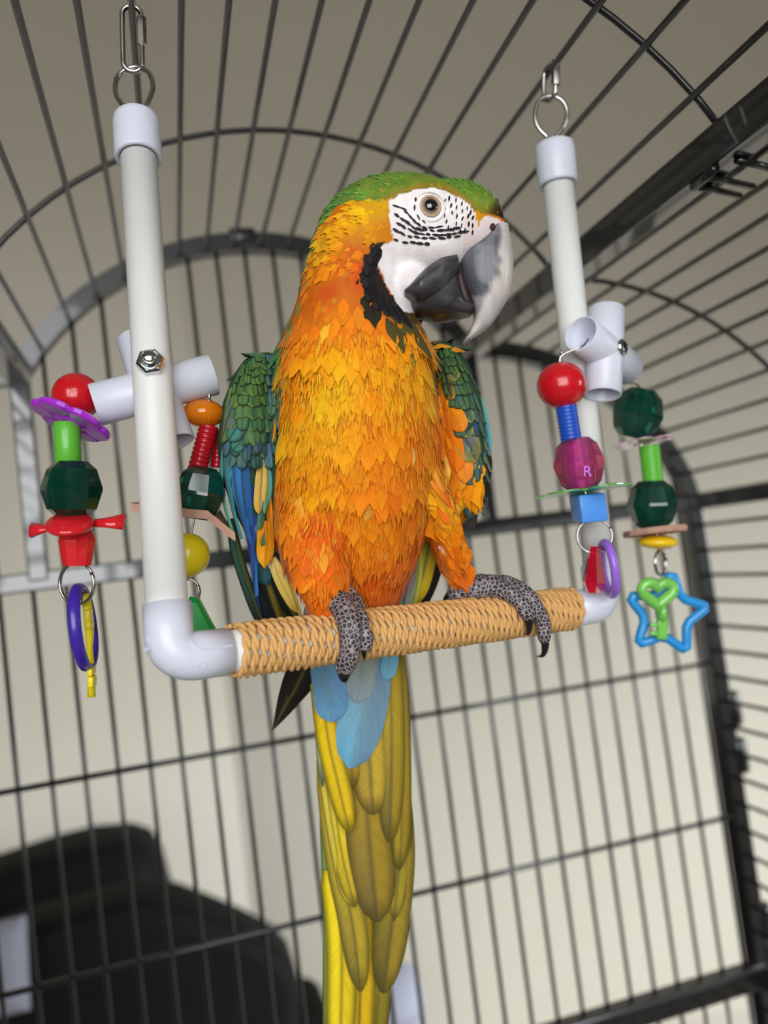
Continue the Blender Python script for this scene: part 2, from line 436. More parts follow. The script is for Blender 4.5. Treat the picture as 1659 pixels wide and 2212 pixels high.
# ================================================================== THE SWING
pvc = mat('pvc_pipe_white', (232, 232, 228), 0.38, noise_amt=0.015, noise_scale=60, spec=0.45, sss=0.0)
fit = mat('pvc_fitting_white', (218, 221, 234), 0.30, noise_amt=0.012, noise_scale=50, spec=0.5)
steel = mat('bright_steel', (190, 188, 184), 0.22, metal=1.0, noise_amt=0.05, noise_scale=200)
chrome = mat('zinc_bolt', (205, 210, 212), 0.12, metal=1.0, noise_amt=0.03)
PR, FR = 0.01065, 0.0122
LT, LB_ = P(299, 335, .472), P(368, 1423, .390)
RT, RB_ = P(1205, 392, .553), P(1302, 1306, .545)
swing = empty('bird_swing', (LB_+RB_)/2, 'white pvc pipe swing with a rope wrapped perch', 'swing')
def pipe(name, a, b, r, m, par=swing, seg=40): return obj(name, tube([a, b], r, seg), m, par)
ldir = (LT-LB_).normalized(); rdir = (RT-RB_).normalized(); pdir = (RB_-LB_).normalized()
pipe('upright_pipe', LB_+ldir*.026, LT+ldir*.008, PR, pvc)
pipe('upright_pipe', RB_+rdir*.026, RT+rdir*.008, PR, pvc)
pipe('perch_pipe', LB_+pdir*.028, RB_-pdir*.028, PR, pvc)
def capfit(c, d):
    prof = [(PR+.0002, .001), (PR+.0016, .0), (.0136, .0006), (.0139, .002), (.0139, .0255), (.0135, .0285), (.0115, .0300), (.004, .0304), (.0001, .0305)]
    return obj('end_cap', lathe(prof, c, d, 40, cap=False), fit, swing)
capL = capfit(LT-ldir*.003, ldir); capR = capfit(RT-rdir*.003, rdir)
def elbow(c, d1, d2, leg1, leg2):
    """quarter bend: two straight sockets and a round heel"""
    r = FR; bend = 0.0135
    pts = [c+d1*leg1, c+d1*(bend+.0005)]
    for i in range(1, 14):
        t = i/14
        q = (c+d1*bend).lerp(c, t).lerp(c.lerp(c+d2*bend, t), t)
        pts.append(q)
    pts += [c+d2*(bend+.0005), c+d2*leg2]
    # little rims
    v = tube(pts, r, 44)
    return v
eL = obj('elbow', elbow(LB_, ldir, pdir, .0275, .0300), fit, swing)
eR = obj('elbow', elbow(RB_, rdir, -pdir, .0275, .0300), fit, swing)
# moulding seam and gate mark on the left elbow, small raised letters on its side
nr = (ldir.cross(pdir)).normalized()
if nr.dot(FW) > 0: nr = -nr
seam = [LB_+pdir*(.0295-.017*i/8)+nr*.0121+ldir*.0012 for i in range(9)] + [LB_+pdir*(.0110-.0035*i/4)+ldir*(.0016+.0010*i)+nr*.0120 for i in range(1, 5)]
obj('mould_seam', tube(seam, .0005, 6), fit, eL)
gm = LB_+pdir*.0125+ldir*(-.0062)+nr*.0107
gn = (nr*.86-ldir*.5).normalized(); ga = pdir; gb = gn.cross(ga)
obj('gate_mark', tube(ring_pts(gm, ga, gb, .0019, .0014, 14), .00025, 5, closed=True), fit, eL)
def text_mesh(s, size, ext):
    cu = bpy.data.curves.new('txt', 'FONT'); cu.body = s; cu.size = size; cu.extrude = ext; cu.align_x = 'CENTER'; cu.align_y = 'CENTER'
    o = bpy.data.objects.new('txt', cu); COL.objects.link(o)
    bpy.context.view_layer.update()
    me = bpy.data.meshes.new_from_object(o.evaluated_get(bpy.context.evaluated_depsgraph_get()))
    bpy.data.objects.remove(o); bpy.data.curves.remove(cu)
    return me
def letters(name, s, size, c, a, b, n, m, par, ext=.0003):
    me = text_mesh(s, size, ext)
    for v in me.vertices: v.co = Vector(c)+a*v.co.x+b*v.co.y+n*v.co.z
    me.materials.clear(); me.materials.append(m)
    return link(name, me, par, None, smooth=False)
for s, h in (('A', .0140), ('US', .0095)):
    sn = (-pdir*.96+nr*.28).normalized(); sa = (nr.cross(ldir)); sa = ldir.cross(sn).normalized()
    if sa.dot(RX) < 0: sa = -sa
    letters('raised_letters', s, .0040, LB_+ldir*(h-.004)+sn*.0122, sa, ldir, sn, fit, eL, .0004)
letters('raised_mark', 'O', .0028, LT+ldir*.0035+(RX*.25-FW*.97).normalized()*.01385, (RX*.97+FW*.25), ldir, (RX*.25-FW*.97).normalized(), fit, capL, .0002)
# eye bolts in the caps
def eyebolt(c, d, prof, k):
    base = c+d*.0295; a = (RX-d*RX.dot(d)).normalized(); fwd = a.cross(d)
    pts = [base+a*x+d*h+fwd*(.0012*(i/len(prof)-.5)) for i, (x, h) in enumerate((x, h*k) for x, h in prof)]
    return obj('eye_bolt', tube(catmull(pts, 80), .0016, 10), steel, swing), base+d*(.0247*k)
ebL, topL = eyebolt(LT-ldir*.003, ldir, [(0,-.004), (-.0008,.001), (-.007,.0065), (-.0116,.014), (-.0092,.0214), (0,.0247), (.0092,.0214), (.0116,.014), (.0075,.0065), (.0022,.0012)], 1.6)
ebR, topR = eyebolt(RT-rdir*.003, rdir, [(.001,-.004), (.0016,.003), (.0078,.0085), (.0117,.0150), (.0092,.0216), (.001,.0247), (-.0075,.0225), (-.0112,.0155), (-.0098,.0090), (-.0040,.0036)], 1.4)
# rope: two-strand twisted cord wound round the perch pipe
rope_m = mat('paper_rope', (224, 174, 108), 0.75, noise_amt=0.22, noise_scale=350, bump=0.5, bump_scale=900)
r0 = LB_+pdir*.0318; r1 = RB_-pdir*.0315; RL = (r1-r0).length
pa = (ldir-pdir*ldir.dot(pdir)).normalized(); pb = pdir.cross(pa)
pitch = .00475; turns = RL/pitch
def rope_strand(ph):
    pts = []; n = int(turns*44)
    for i in range(n+1):
        t = i/n*turns; th = -2*PI*t
        rad = (pa*math.cos(th)+pb*math.sin(th))
        wob = .00025*math.sin(t*2.3)+.00018*math.sin(t*5.1)
        cpt = r0+pdir*(RL*i/n+wob)+rad*(PR+.00205)
        tw = 2*PI*t*4.57+ph
        pts.append(cpt+pdir*(.00118*math.cos(tw))+rad*(.00095*math.sin(tw)))
    return tube(pts, .00135, 6)
rw = obj('rope_wrap', join(rope_strand(0), rope_strand(PI)), rope_m, swing)
obj('rope_end', tube(catmull([r0+pdir*.001-pa*.0125-pb*.002, r0-pdir*.0016-pa*.0120-pb*.001, r0-pdir*.0022-pa*.0112], 10), [.0012]*10+[.0009], 7), rope_m, rw)

# four-way fittings bolted to the uprights
def cross_fit(c, u, v, n, arm):
    """hollow PVC cross: four open sockets, u and v are the arm directions, n the bolt axis"""
    x = obj('cross_fitting', lathe([(.0001,-FR*.98), (FR*.55,-FR*.92), (FR*.98,-FR*.45), (FR*.98,FR*.45), (FR*.55,FR*.92), (.0001,FR*.98)], c, n, 24, cap=False), fit, swing)
    for d in (u, -u, v, -v):
        prof = [(FR, .002), (FR, arm-.0004), (FR-.0005, arm), (PR+.0006, arm), (PR+.0003, arm-.0006), (PR+.0003, .010), (.0001, .010)]
        obj('socket', lathe(prof, c, d, 36, cap=False), fit, x)
    return x
def camv(x, y, z): return (RX*x+DY*y+FW*z).normalized()
def rayv(px, py, x, y, z=1.0): return ((P(px, py, 1)-C0).normalized()*z+RX*x+DY*y).normalized()
nL = camv(.20, -.28, -.94)
pL = LB_+ldir*((P(325, 800, .43)-LB_).dot(ldir))
cL = pL-nL*(PR+FR-.001)
uL = camv(234, -32, 70); uL = (uL-nL*uL.dot(nL)).normalized(); vL = nL.cross(uL)
if vL.dot(DY) < 0: vL = -vL
# turn the fitting a little in its own plane
uL, vL = (uL*math.cos(.17)-vL*math.sin(.17)), (vL*math.cos(.17)+uL*math.sin(.17))
xL = cross_fit(cL, uL, vL, nL, .0345)
nR = camv(.71, -.086, -.70)
pR_ = RB_+rdir*((P(1250, 775, .55)-RB_).dot(rdir))
cR = pR_+nR*(PR+FR-.001)
uR = camv(155, 53, 150); uR = (uR-nR*uR.dot(nR)).normalized(); vR = nR.cross(uR)
if vR.dot(DY) < 0: vR = -vR
xR = cross_fit(cR, uR, vR, nR, .0315)
def hexnut(c, n):
    prof = [(.0066, 0), (.0076, .0008), (.0076, .0042), (.0066, .0054), (.0042, .0056)]
    o = obj('hex_nut', lathe([(.0072,0), (.0076,.0006), (.0076,.0040), (.0064,.0052), (.0040,.0054)], c, n, 6, phase=.3), chrome, swing, flat=True)
    obj('bolt_end', lathe([(.0036,.002)] + [(.0036 if k % 2 else .0032, .005+.0006*k) for k in range(8)] + [(.0034,.0100), (.0026,.0106), (.0001,.0106)], c, n, 20), chrome, o)
    obj('washer_ring', tube(ring_pts(c+n*.0053, *frame(n)[:2], .0052, .0052, 24), .0008, 6, closed=True), chrome, o)
hexnut(pL+nL*(PR-.0006), nL)
bolt = obj('bolt_head', lathe([(.0054,0), (.0058,.0006), (.0054,.0022), (.0036,.0034), (.0012,.0037), (.0012,.0028), (.0001,.0026)], cR+nR*(FR-.0006), nR, 24), chrome, swing)
for k in range(2):
    fa, fb, _ = frame(nR); d = fa*math.cos(.6+k*PI/2)+fb*math.sin(.6+k*PI/2)
    obj('driver_slot', box(cR+nR*(FR+.0028), .0060, .0011, .0010, ax=(d, nR.cross(d), nR)), mat('slot_dark', (40,42,44), .4, metal=1.0, noise_amt=.05), bolt, flat=True)
pipe('through_bolt', cL-nL*.004, pL+nL*.004, .0031, chrome, seg=12)
pipe('through_bolt', cR+nR*.004, pR_-nR*.009, .0031, chrome, seg=12)

# quick links between the roof bars and the eye bolts
def quick_link(top, bot, n, label):
    ax = (top-bot).normalized(); a = (n-ax*n.dot(ax)).normalized(); h = (top-bot).length/2; c = (top+bot)/2; w = .0058
    ro = empty('quick_link', bot, label, 'link', None)
    pts = []
    for i in range(40):
        th = 2*PI*i/40; x = math.cos(th); y = math.sin(th)
        yy = (h-w)*(1 if y > 0 else -1)*(1 if abs(y) > 1e-6 else 0)+w*y
        pts.append(c+a*(w*x)+ax*yy)
    obj('wire_link', tube(pts, .0016, 8, closed=True), steel, ro)
    sl = lathe([(.0018,-.010), (.0030,-.0095), (.0030,.0075), (.0024,.0085), (.0018,.009)], c+a*w+ax*.006, ax, 6)
    obj('sleeve_nut', sl, steel, ro, flat=True)
xb = XM-0.1085; ztop = roofz(xb)+HC
barL = W(xb, P(287, 25, .47).y+.02, roofz(xb)-.004)
quick_link(barL+Vector((0,0,.0035)), topL-ldir*.0034, RX*1.0+FW*.15, 'steel quick link hanging the swing post with the hex nut')
xb2 = XM+0.1705
k2 = P(1152, 130, .55); barR = W(XM+0.0155+.031*5, k2.y, roofz(XM+0.0155+.031*5)-.004)
quick_link(barR+Vector((0,0,.0035)), topR-rdir*.0034, RX*.55-FW*.83, 'steel quick link hanging the swing post with the round bolt head')

# ================================================================== THE TOYS
def plast(name, col, rough=.25, trans=0.0, **k): return mat(name, col, rough, trans=trans, noise_amt=.03, noise_scale=60, coat=.3, **k)
red_w = plast('red_lacquer', (205, 22, 32), .22)
purple = plast('purple_plastic', (172, 48, 205), .28)
green = plast('green_plastic', (95, 185, 55), .35)
gem_g = plast('dark_green_gem', (6, 78, 62), .08, trans=.65)
red_t = plast('clear_red', (245, 40, 52), .12, trans=.35)
red_p = plast('red_plastic', (214, 30, 38), .35)
indigo = plast('indigo_plastic', (62, 38, 160), .35)
yellow = plast('yellow_plastic', (240, 218, 30), .3)
orange_t = plast('clear_orange', (250, 140, 10), .12, trans=.45)
red_d = plast('dark_red_plastic', (180, 16, 32), .25)
blue = plast('blue_plastic', (32, 82, 190), .3)
pink_t = plast('clear_pink', (255, 120, 165), .08, trans=.9)
violet_t = plast('violet_core', (176, 70, 205), .3)
leaf_g = plast('leaf_green', (85, 190, 65), .3, trans=.25)
cube_b = plast('sky_blue_plastic', (82, 150, 235), .4)
crystal = plast('crystal_red', (225, 18, 55), .06, trans=.6)
lilac = plast('lilac_plastic', (158, 108, 222), .35)
pink_f = plast('clear_rose', (240, 165, 210), .15, trans=.45)
amber = plast('amber_plastic', (245, 200, 30), .3)
star_b = plast('azure_plastic', (42, 150, 220), .35)
key_g = plast('clear_lime', (150, 235, 110), .15, trans=.4)
em_g = plast('emerald_clear', (20, 165, 65), .15, trans=.3)
leather = mat('raw_leather', (190, 148, 128), .9, noise_amt=.2, noise_scale=220, bump=.8, bump_scale=500)
def mp(px, z): return px*z/F
def gem(name, px, py, wpx, hpx, z, d, m, par, seg=9, ph=.2):
    r = mp(wpx, z)/2; h = mp(hpx, z)/2
    prof = [(r*.50, -h), (r*.80, -h*.72), (r, -h*.06), (r, h*.06), (r*.80, h*.72), (r*.50, h)]
    o = obj(name, lathe(prof, P(px, py, z), d, seg, phase=ph), m, par, flat=True)
    return o
def ball(name, px, py, rpx, z, m, par, sq=1.0, d=None, hole=.12):
    r = mp(rpx, z); n = 20
    prof = [(max(r*math.sin(PI*(hole/2+(1-hole)*i/n)), .0002), -r*sq*math.cos(PI*(hole/2+(1-hole)*i/n))) for i in range(n+1)]
    return obj(name, lathe(prof, P(px, py, z), d or -DY, 32), m, par)
def spool(name, p0, p1, wpx, z, m, par, rings=0, depth=.10):
    a = P(p0[0], p0[1], z); b = P(p1[0], p1[1], z); r = mp(wpx, z)/2; L = (b-a).length
    if rings:
        prof = []; n = rings*8
        for i in range(n+1): prof.append((r*(1-depth+depth*abs(math.sin(PI*rings*i/n))**.5*1.0), L*i/n))
    else: prof = [(r*.94,0), (r,L*.02), (r,L*.98), (r*.94,L)]
    return obj(name, lathe(prof, a, b-a, 28), m, par)
def wire(name, pts, par, r=.0007, m=None): return obj(name, tube(catmull(pts, 8*len(pts)), r, 7), m or steel, par)
def split_ring(name, px, py, rpx, z, par, nrm, rot=0, rr=.0008):
    a, b, _ = frame(nrm); c = P(px, py, z); r = mp(rpx, z)
    pts = [c+a*(r*math.cos(t))+b*(r*math.sin(t))+nrm*(.0009*(t/(2*PI)-.9)) for t in [i/30*2*PI+1.2 for i in range(58)]]
    return obj(name, tube(pts, rr, 8), steel, par)
def flower(name, c, d, R_, petals, thick, m, par, cup=0.0, rot=0.0, inner=.35, wide=.42):
    """flat toy flower: petals as separate rounded lobes around a hub"""
    a, b, d = frame(d)
    V = []; Fc = []
    root = None
    for k in range(petals):
        th = 2*PI*k/petals+rot
        e = a*math.cos(th)+b*math.sin(th); f = d.cross(e)
        cc = Vector(c)+e*(R_*(inner+1)/2)+d*(cup*R_)
        ee = (e+d*cup*.8).normalized(); nn = ee.cross(f)*-1
        out = []
        for i in range(14):
            t = 2*PI*i/14
            out.append((R_*(1-inner)/2*1.05*math.cos(t), R_*wide*math.sin(t)*(1+.25*math.cos(t))))
        vf = prism(out, cc, ee, f, nn, thick, bev=.18)
        if root is None:
            root = obj(name, lathe([(R_*.42,-thick*.45), (R_*.45,0), (R_*.42,thick*.45)], c, d, 20), m, par)
        obj('petal', vf, m, root, flat=True)
    return root

# --- string hanging from the left end of the left fitting
zA = .432
tA = empty('toy_string', P(166, 800, zA), 'bead string with a purple flower, dark green gem and yellow key on the swing', 'bird toy')
upA = -DY
ball('red_ball', 165, 857, 51, zA+.014, red_w, tA, sq=1.0)
wire('hook_wire', [cL-uL*.022, cL-uL*.029-vL*.002, P(182, 838, zA+.014), P(166, 858, zA+.014)], tA)
flower('flower_bead', P(153, 908, zA), camv(.31, -.89, .32), mp(86, zA), 6, .0042, purple, tA, rot=.35)
spool('spool', (145, 912), (148, 1004), 56, zA, green, tA)
gem('gem_bead', 157, 1057, 130, 120, zA, -DY, gem_g, tA, 9, .0)
spool('gem_core', (155, 1003), (160, 1112), 58, zA, plast('deep_green_core', (10, 95, 60), .4), tA)
pc = P(168, 1133, zA)
o = obj('pacifier_bead', lathe([(mp(14,zA), -mp(15,zA)), (mp(40,zA), -mp(11,zA)), (mp(48,zA), 0), (mp(40,zA), mp(11,zA)), (mp(18,zA), mp(15,zA))], P(150, 1131, zA-.006), camv(.05,-.97,-.2), 24), red_t, tA)
obj('oval_face', lathe([(mp(46,zA),-.002), (mp(50,zA),0), (mp(44,zA),.0016), (.0002,.0022)], P(150, 1131, zA-.012), camv(.06, -.90, -.42), 28), red_t, o)
for (x0, y0, x1, y1, w0, w1) in ((185,1131,268,1127,14,24), (120,1138,68,1146,14,22)):
    obj('wing_tab', tube([P(x0,y0,zA-.004), P((x0+x1)/2,(y0+y1)/2,zA-.004), P(x1,y1,zA-.004)], [mp(w0,zA)*.7, mp((w0+w1)/2,zA)*.7, mp(w1,zA)*.95], 8, sq=.6), red_t, o)
obj('lantern_bead', lathe([(mp(22,zA), -mp(42,zA)), (mp(30,zA), -mp(41,zA)), (mp(39,zA), mp(11,zA)), (mp(39,zA), mp(14,zA)), (mp(28,zA), mp(42,zA)), (mp(16,zA), mp(44,zA))], P(167, 1180, zA), -DY, 10), red_p, tA, flat=True)
split_ring('split_ring', 167, 1260, 45, zA, tA, camv(-.3, 0, -.95))
obj('ring_charm', tube(ring_pts(P(181, 1355, zA+.002), rayv(181,1355,.20,.02), camv(-.12,-.99,.04), mp(88,zA), mp(88,zA), 40), mp(13,zA), 10, closed=True, sq=.62), indigo, tA)
ky = obj('key_charm', tube([P(188,1300,zA+.006), P(193,1350,zA+.006), P(194,1400,zA+.006), P(197,1450,zA+.006), P(198,1505,zA+.006)], [mp(10,zA), mp(11,zA), mp(7,zA), mp(8,zA), mp(9,zA)], 10), yellow, tA)
obj('key_bow', tube(ring_pts(P(191,1322,zA+.014), rayv(190,1322,.06,.05), camv(.05,1,.05), mp(36,zA), mp(36,zA), 24), mp(9,zA), 8, closed=True), yellow, ky)
for y_, h_, x_ in ((1450, 9, 197), (1472, 12, 199), (1333, 18, 191), (1350, 8, 193)):
    obj('key_tooth', box(P(x_, y_, zA+.000), mp(13,zA), mp(2*h_,zA), mp(26,zA), ax=(RX, DY, FW), bev=mp(4,zA)), yellow, ky)
wire('string_wire', [P(166, 850, zA+.014), P(160, 885, zA+.012), P(152, 925, zA), P(157, 1060, zA), P(168, 1180, zA), P(166, 1226, zA), P(167, 1216, zA)], tA, .0006)

# --- string on the right end of the left fitting, hanging between post and wing
zB_ = .462
tB = empty('toy_string', P(440, 860, zB_), 'bead string with an orange bead, leather piece and yellow ball on the swing', 'bird toy')
wire('hook_wire', [cL+uL*.024, cL+uL*.0305+vL*.006, P(452, 858, zB_-.004), P(456, 880, zB_)], tB, .0009)
ball('orange_bead', 440, 893, 45, zB_, orange_t, tB, sq=.68, hole=.2)
spool('ribbed_spool', (452, 918), (425, 1018), 42, zB_, red_d, tB, 10, .14)
spool('ribbed_spool', (474, 930), (468, 1010), 30, zB_+.012, red_d, tB, 8, .14)
gem('gem_bead', 433, 1065, 112, 112, zB_, camv(.16, -.98, 0), gem_g, tB, 8, .5)
lo = []
for x, y in ((283,1106), (345,1112), (395,1117), (448,1122), (508,1170)): lo.append(P(x, y, zB_-.012))
lb = []
for x, y in ((285,1099), (350,1090), (410,1090), (470,1105), (506,1165)): lb.append(P(x, y+4, zB_+.026))
V = []; Fc = []
tk = -DY*.0050
for i in range(5): V += [lo[i], lo[i]+tk, lb[i]+tk, lb[i]]
for i in range(4):
    for k in range(4): Fc.append((i*4+k, i*4+(k+1)%4, (i+1)*4+(k+1)%4, (i+1)*4+k))
Fc += [(3,2,1,0), (16,17,18,19)]
obj('leather_piece', (V, Fc), leather, tB, flat=True)
ball('yellow_ball', 405, 1199, 48, zB_, yellow, tB)
split_ring('split_ring', 405, 1278, 28, zB_, tB, camv(-.15, 0, -.99))
obj('triangle_charm', prism([(-mp(34,zB_),mp(42,zB_)), (-mp(10,zB_),-mp(52,zB_)), (mp(8,zB_),-mp(50,zB_)), (mp(48,zB_),mp(26,zB_)), (mp(46,zB_),mp(46,zB_))], P(421, 1340, zB_), RX, DY, -FW, .007, bev=.22), em_g, tB, flat=True)
wire('string_wire', [P(452, 880, zB_), P(440, 960, zB_), P(430, 1065, zB_), P(405, 1200, zB_), P(404, 1254, zB_)], tB, .0006)

# --- front string of the right fitting
zC = .515
tC = empty('toy_string', P(1213, 780, zC), 'bead string with a pink gem, blue cube and lilac ring on the swing', 'bird toy')
wire('hook_wire', [cR-uR*.022, cR-uR*.029+vR*.008, P(1212, 770, zC), P(1213, 800, zC)], tC, .0008)
obj('wire_knot', lathe([(.0003,-.0016), (.0014,-.0007), (.0014,.0007), (.0003,.0016)], P(1213, 762, zC), -DY, 10), steel, tC)
ball('red_ball', 1213, 833, 53, zC, red_w, tC, sq=.96)
spool('ribbed_spool', (1222, 876), (1235, 958), 46, zC, blue, tC, 10, .10)
gem('pink_gem', 1250, 1003, 113, 112, zC, camv(-.12,-.99,0), pink_t, tC, 10, .1)
sc = spool('violet_core', (1243, 952), (1256, 1054), 44, zC, violet_t, tC)
pa_, pb_, pn_ = RX, -DY, -FW
cmk = P(1254, 1022, zC)-FW*(mp(57,zC))
obj('emblem_frame', tube([cmk-RX*.0052-DY*.0045, cmk+RX*.0052-DY*.005, cmk+RX*.0050+DY*.0052, cmk-RX*.0044+DY*.0050], .0003, 5, closed=True), pink_t, sc)
letters('emblem_mark', 'R', .0095, cmk, RX, -DY, -FW, violet_t, sc, .0003)
flower('leaf_disc', P(1262, 1060, zC), camv(-.13, -.97, .06), mp(104, zC), 5, .0016, leaf_g, tC, rot=.1, inner=.3, wide=.36)
obj('blue_cube', box(P(1271, 1096, zC), mp(60,zC), mp(60,zC), mp(60,zC), ax=(camv(.98,-.1,.16), camv(.14,.98,.05), camv(-.15,-.06,.98)), bev=mp(4,zC)), cube_b, tC)
split_ring('split_ring', 1284, 1158, 37, zC, tC, camv(-.1, 0, -.99))
obj('crystal_drop', lathe([(mp(12,zC),mp(50,zC)), (mp(14,zC),mp(42,zC)), (mp(14,zC),mp(36,zC)), (mp(26,zC),-mp(28,zC)), (mp(16,zC),-mp(50,zC))], P(1284, 1230, zC), camv(.02,-1,0), 6, phase=.5), crystal, tC, flat=True)
obj('ring_charm', tube(ring_pts(P(1314, 1229, zC-.003), rayv(1314,1229,-.22,.1), camv(-.17,-.985,.0), mp(56,zC), mp(56,zC), 36), mp(9.5,zC), 10, closed=True), lilac, tC)
wire('string_wire', [P(1213, 800, zC), P(1228, 920, zC), P(1250, 1003, zC), P(1272, 1096, zC), P(1278, 1128, zC)], tC, .0006)

# --- rear string of the right fitting
zD = .580
tD = empty('toy_string', P(1377, 840, zD), 'bead string with two dark green gems and a blue star on the swing', 'bird toy')
wire('hook_wire', [cR+uR*.022, cR+uR*.029+vR*.010, P(1380, 835, zD), P(1378, 880, zD)], tD, .0008)
gem('gem_bead', 1377, 894, 108, 106, zD, camv(.22, -.96, -.1), gem_g, tD, 9, .3)
flower('flower_bead', P(1386, 957, zD), camv(-.14, -.97, .12), mp(66, zD), 6, .0013, pink_f, tD, rot=.2, inner=.25, wide=.34)
spool('ribbed_spool', (1402, 962), (1411, 1042), 44, zD, green, tD, 14, .05)
gem('gem_bead', 1409, 1090, 106, 102, zD, camv(-.04,-1,0), gem_g, tD, 9, .1)
obj('leather_disc', lathe([(mp(20,zD),-.0020), (mp(67,zD),-.0021), (mp(69,zD),0), (mp(67,zD),.0021), (mp(20,zD),.0020)], P(1416, 1148, zD), camv(-.10,-.985,.12), 9), leather, tD, flat=True)
ball('disc_bead', 1421, 1171, 42, zD, amber, tD, sq=.38)
split_ring('split_ring', 1426, 1215, 27, zD, tD, camv(.75, 0, -.66))
sp_ = []
for k in range(10):
    th = -PI/2+PI*k/5+.13; r = mp(92 if k % 2 == 0 else 47, zD)
    sp_.append(P(1440, 1327, zD+.003)+RX*(r*math.cos(th))+DY*(r*math.sin(th)))
dense = []
for k in range(10):
    a_, b_ = sp_[k], sp_[(k+1)%10]
    for t in (.16, .33, .5, .67, .84): dense.append(a_.lerp(b_, t))
obj('star_charm', tube(dense, mp(10.5,zD), 10, closed=True), star_b, tD)
hp = []
for i in range(28):
    t = 2*PI*i/28; hx = 16*math.sin(t)**3; hy = -(13*math.cos(t)-5*math.cos(2*t)-2*math.cos(3*t)-math.cos(4*t))
    hp.append(P(1421, 1280, zD-.006)+RX*mp(hx*2.15,zD)+DY*mp(hy*1.8,zD))
kg = obj('key_charm', tube(hp, mp(12,zD), 8, closed=True), key_g, tD)
obj('key_shaft', box(P(1430, 1350, zD-.006), mp(22,zD), mp(62,zD), mp(16,zD), ax=(camv(1,.02,0), camv(-.02,1,0), FW), bev=mp(4,zD)), key_g, kg)
obj('key_collar', lathe([(mp(18,zD),-mp(8,zD)), (mp(24,zD),0), (mp(18,zD),mp(8,zD))], P(1428, 1322, zD-.006), RX, 12), key_g, kg)
for y_ in (1350, 1368): obj('key_tooth', box(P(1414, y_, zD-.006), mp(20,zD), mp(9,zD), mp(12,zD), ax=(RX, DY, FW), bev=mp(2,zD)), key_g, kg)
wire('string_wire', [P(1378, 860, zD), P(1384, 950, zD), P(1408, 1090, zD), P(1422, 1170, zD), P(1426, 1192, zD)], tD, .0006)

# ================================================================== THE MACAW
def inpoly(x, y, poly):
    r = False; n = len(poly); j = n-1
    for i in range(n):
        xi, yi = poly[i]; xj, yj = poly[j]
        if (yi > y) != (yj > y) and x < (xj-xi)*(y-yi)/(yj-yi)+xi: r = not r
        j = i
    return r
def nz(x, y, s, o=0.0): return noise.noise(Vector((x/s+o, y/s-o*1.7, o*3.1)))
def mixc(a, b, t):
    t = max(0.0, min(1.0, t)); return tuple(a[i]+(b[i]-a[i])*t for i in range(3))
def dist_poly(x, y, pts):
    best = 1e9
    for (x0, y0), (x1, y1) in zip(pts, pts[1:]):
        dx, dy = x1-x0, y1-y0; t = max(0, min(1, ((x-x0)*dx+(y-y0)*dy)/(dx*dx+dy*dy)))
        best = min(best, math.hypot(x-x0-t*dx, y-y0-t*dy))
    return best
FACE = [(838,436), (862,421), (900,409), (935,405), (965,413), (992,428), (1012,441), (1026,462), (1034,492), (1040,470), (1062,466), (1085,478), (1103,490), (1106,515), (1060,522), (1012,545), (1000,600), (960,640), (920,664), (890,676), (868,672), (846,634), (833,612), (826,592), (814,566), (812,546), (826,530), (850,520), (846,496), (840,470), (842,450)]
GREEN = [(1120,470), (1092,474), (1062,462), (1038,462), (1020,444), (990,421), (955,404), (915,402), (870,416), (835,432), (780,432), (735,442), (708,462), (690,492), (670,545), (655,600), (640,655), (628,705), (612,752), (598,772), (560,780), (520,700), (560,400), (800,330), (1000,330), (1140,440)]
BLACKP = [(835,520), (812,526), (796,546), (782,580), (780,606), (790,640), (812,664), (846,686), (880,704), (906,700), (900,676), (868,652), (842,634), (830,608), (822,590), (812,566), (812,546), (826,530)]

# ---- body: torso, neck, head, wing cores and thighs fused into one surface
ZT = .478
body_parts = []
def loft(rows, seg=28):
    """rows: (y, xl, xr, z centre, z half depth)"""
    V = []; Fc = []
    for (y, xl, xr, zc, dz) in rows:
        c = P((xl+xr)/2, y, zc); hw = (xr-xl)/2*zc/F
        for k in range(seg):
            th = 2*PI*k/seg; co = math.cos(th); si = math.sin(th)
            V.append(c+RX*(hw*co)+FW*(dz*si))
    n = len(rows)
    for i in range(n-1):
        for k in range(seg): Fc.append((i*seg+k, (i+1)*seg+k, (i+1)*seg+(k+1)%seg, i*seg+(k+1)%seg))
    Fc.append(tuple(range(seg))); Fc.append(tuple((n-1)*seg+k for k in range(seg-1, -1, -1)))
    return V, Fc
def ell(px, py, z, rx, ry, rz, rot=0.0, n=20):
    V = []; Fc = []; c = P(px, py, z); a = RX*math.cos(rot)+DY*math.sin(rot); b = DY*math.cos(rot)-RX*math.sin(rot)
    for i in range(n+1):
        ph = PI*i/n
        for k in range(n*2):
            th = PI*k/n
            r = max(math.sin(ph), .01)
            V.append(c+a*(rx*z/F*r*math.cos(th))+b*(-ry*z/F*math.cos(ph))+FW*(rz*r*math.sin(th)))
    for i in range(n):
        for k in range(n*2): Fc.append((i*n*2+k, (i+1)*n*2+k, (i+1)*n*2+(k+1)%(n*2), i*n*2+(k+1)%(n*2)))
    Fc.append(tuple(range(n*2))); Fc.append(tuple(n*n*2+k for k in range(n*2-1, -1, -1)))
    return V, Fc
HZ = .462
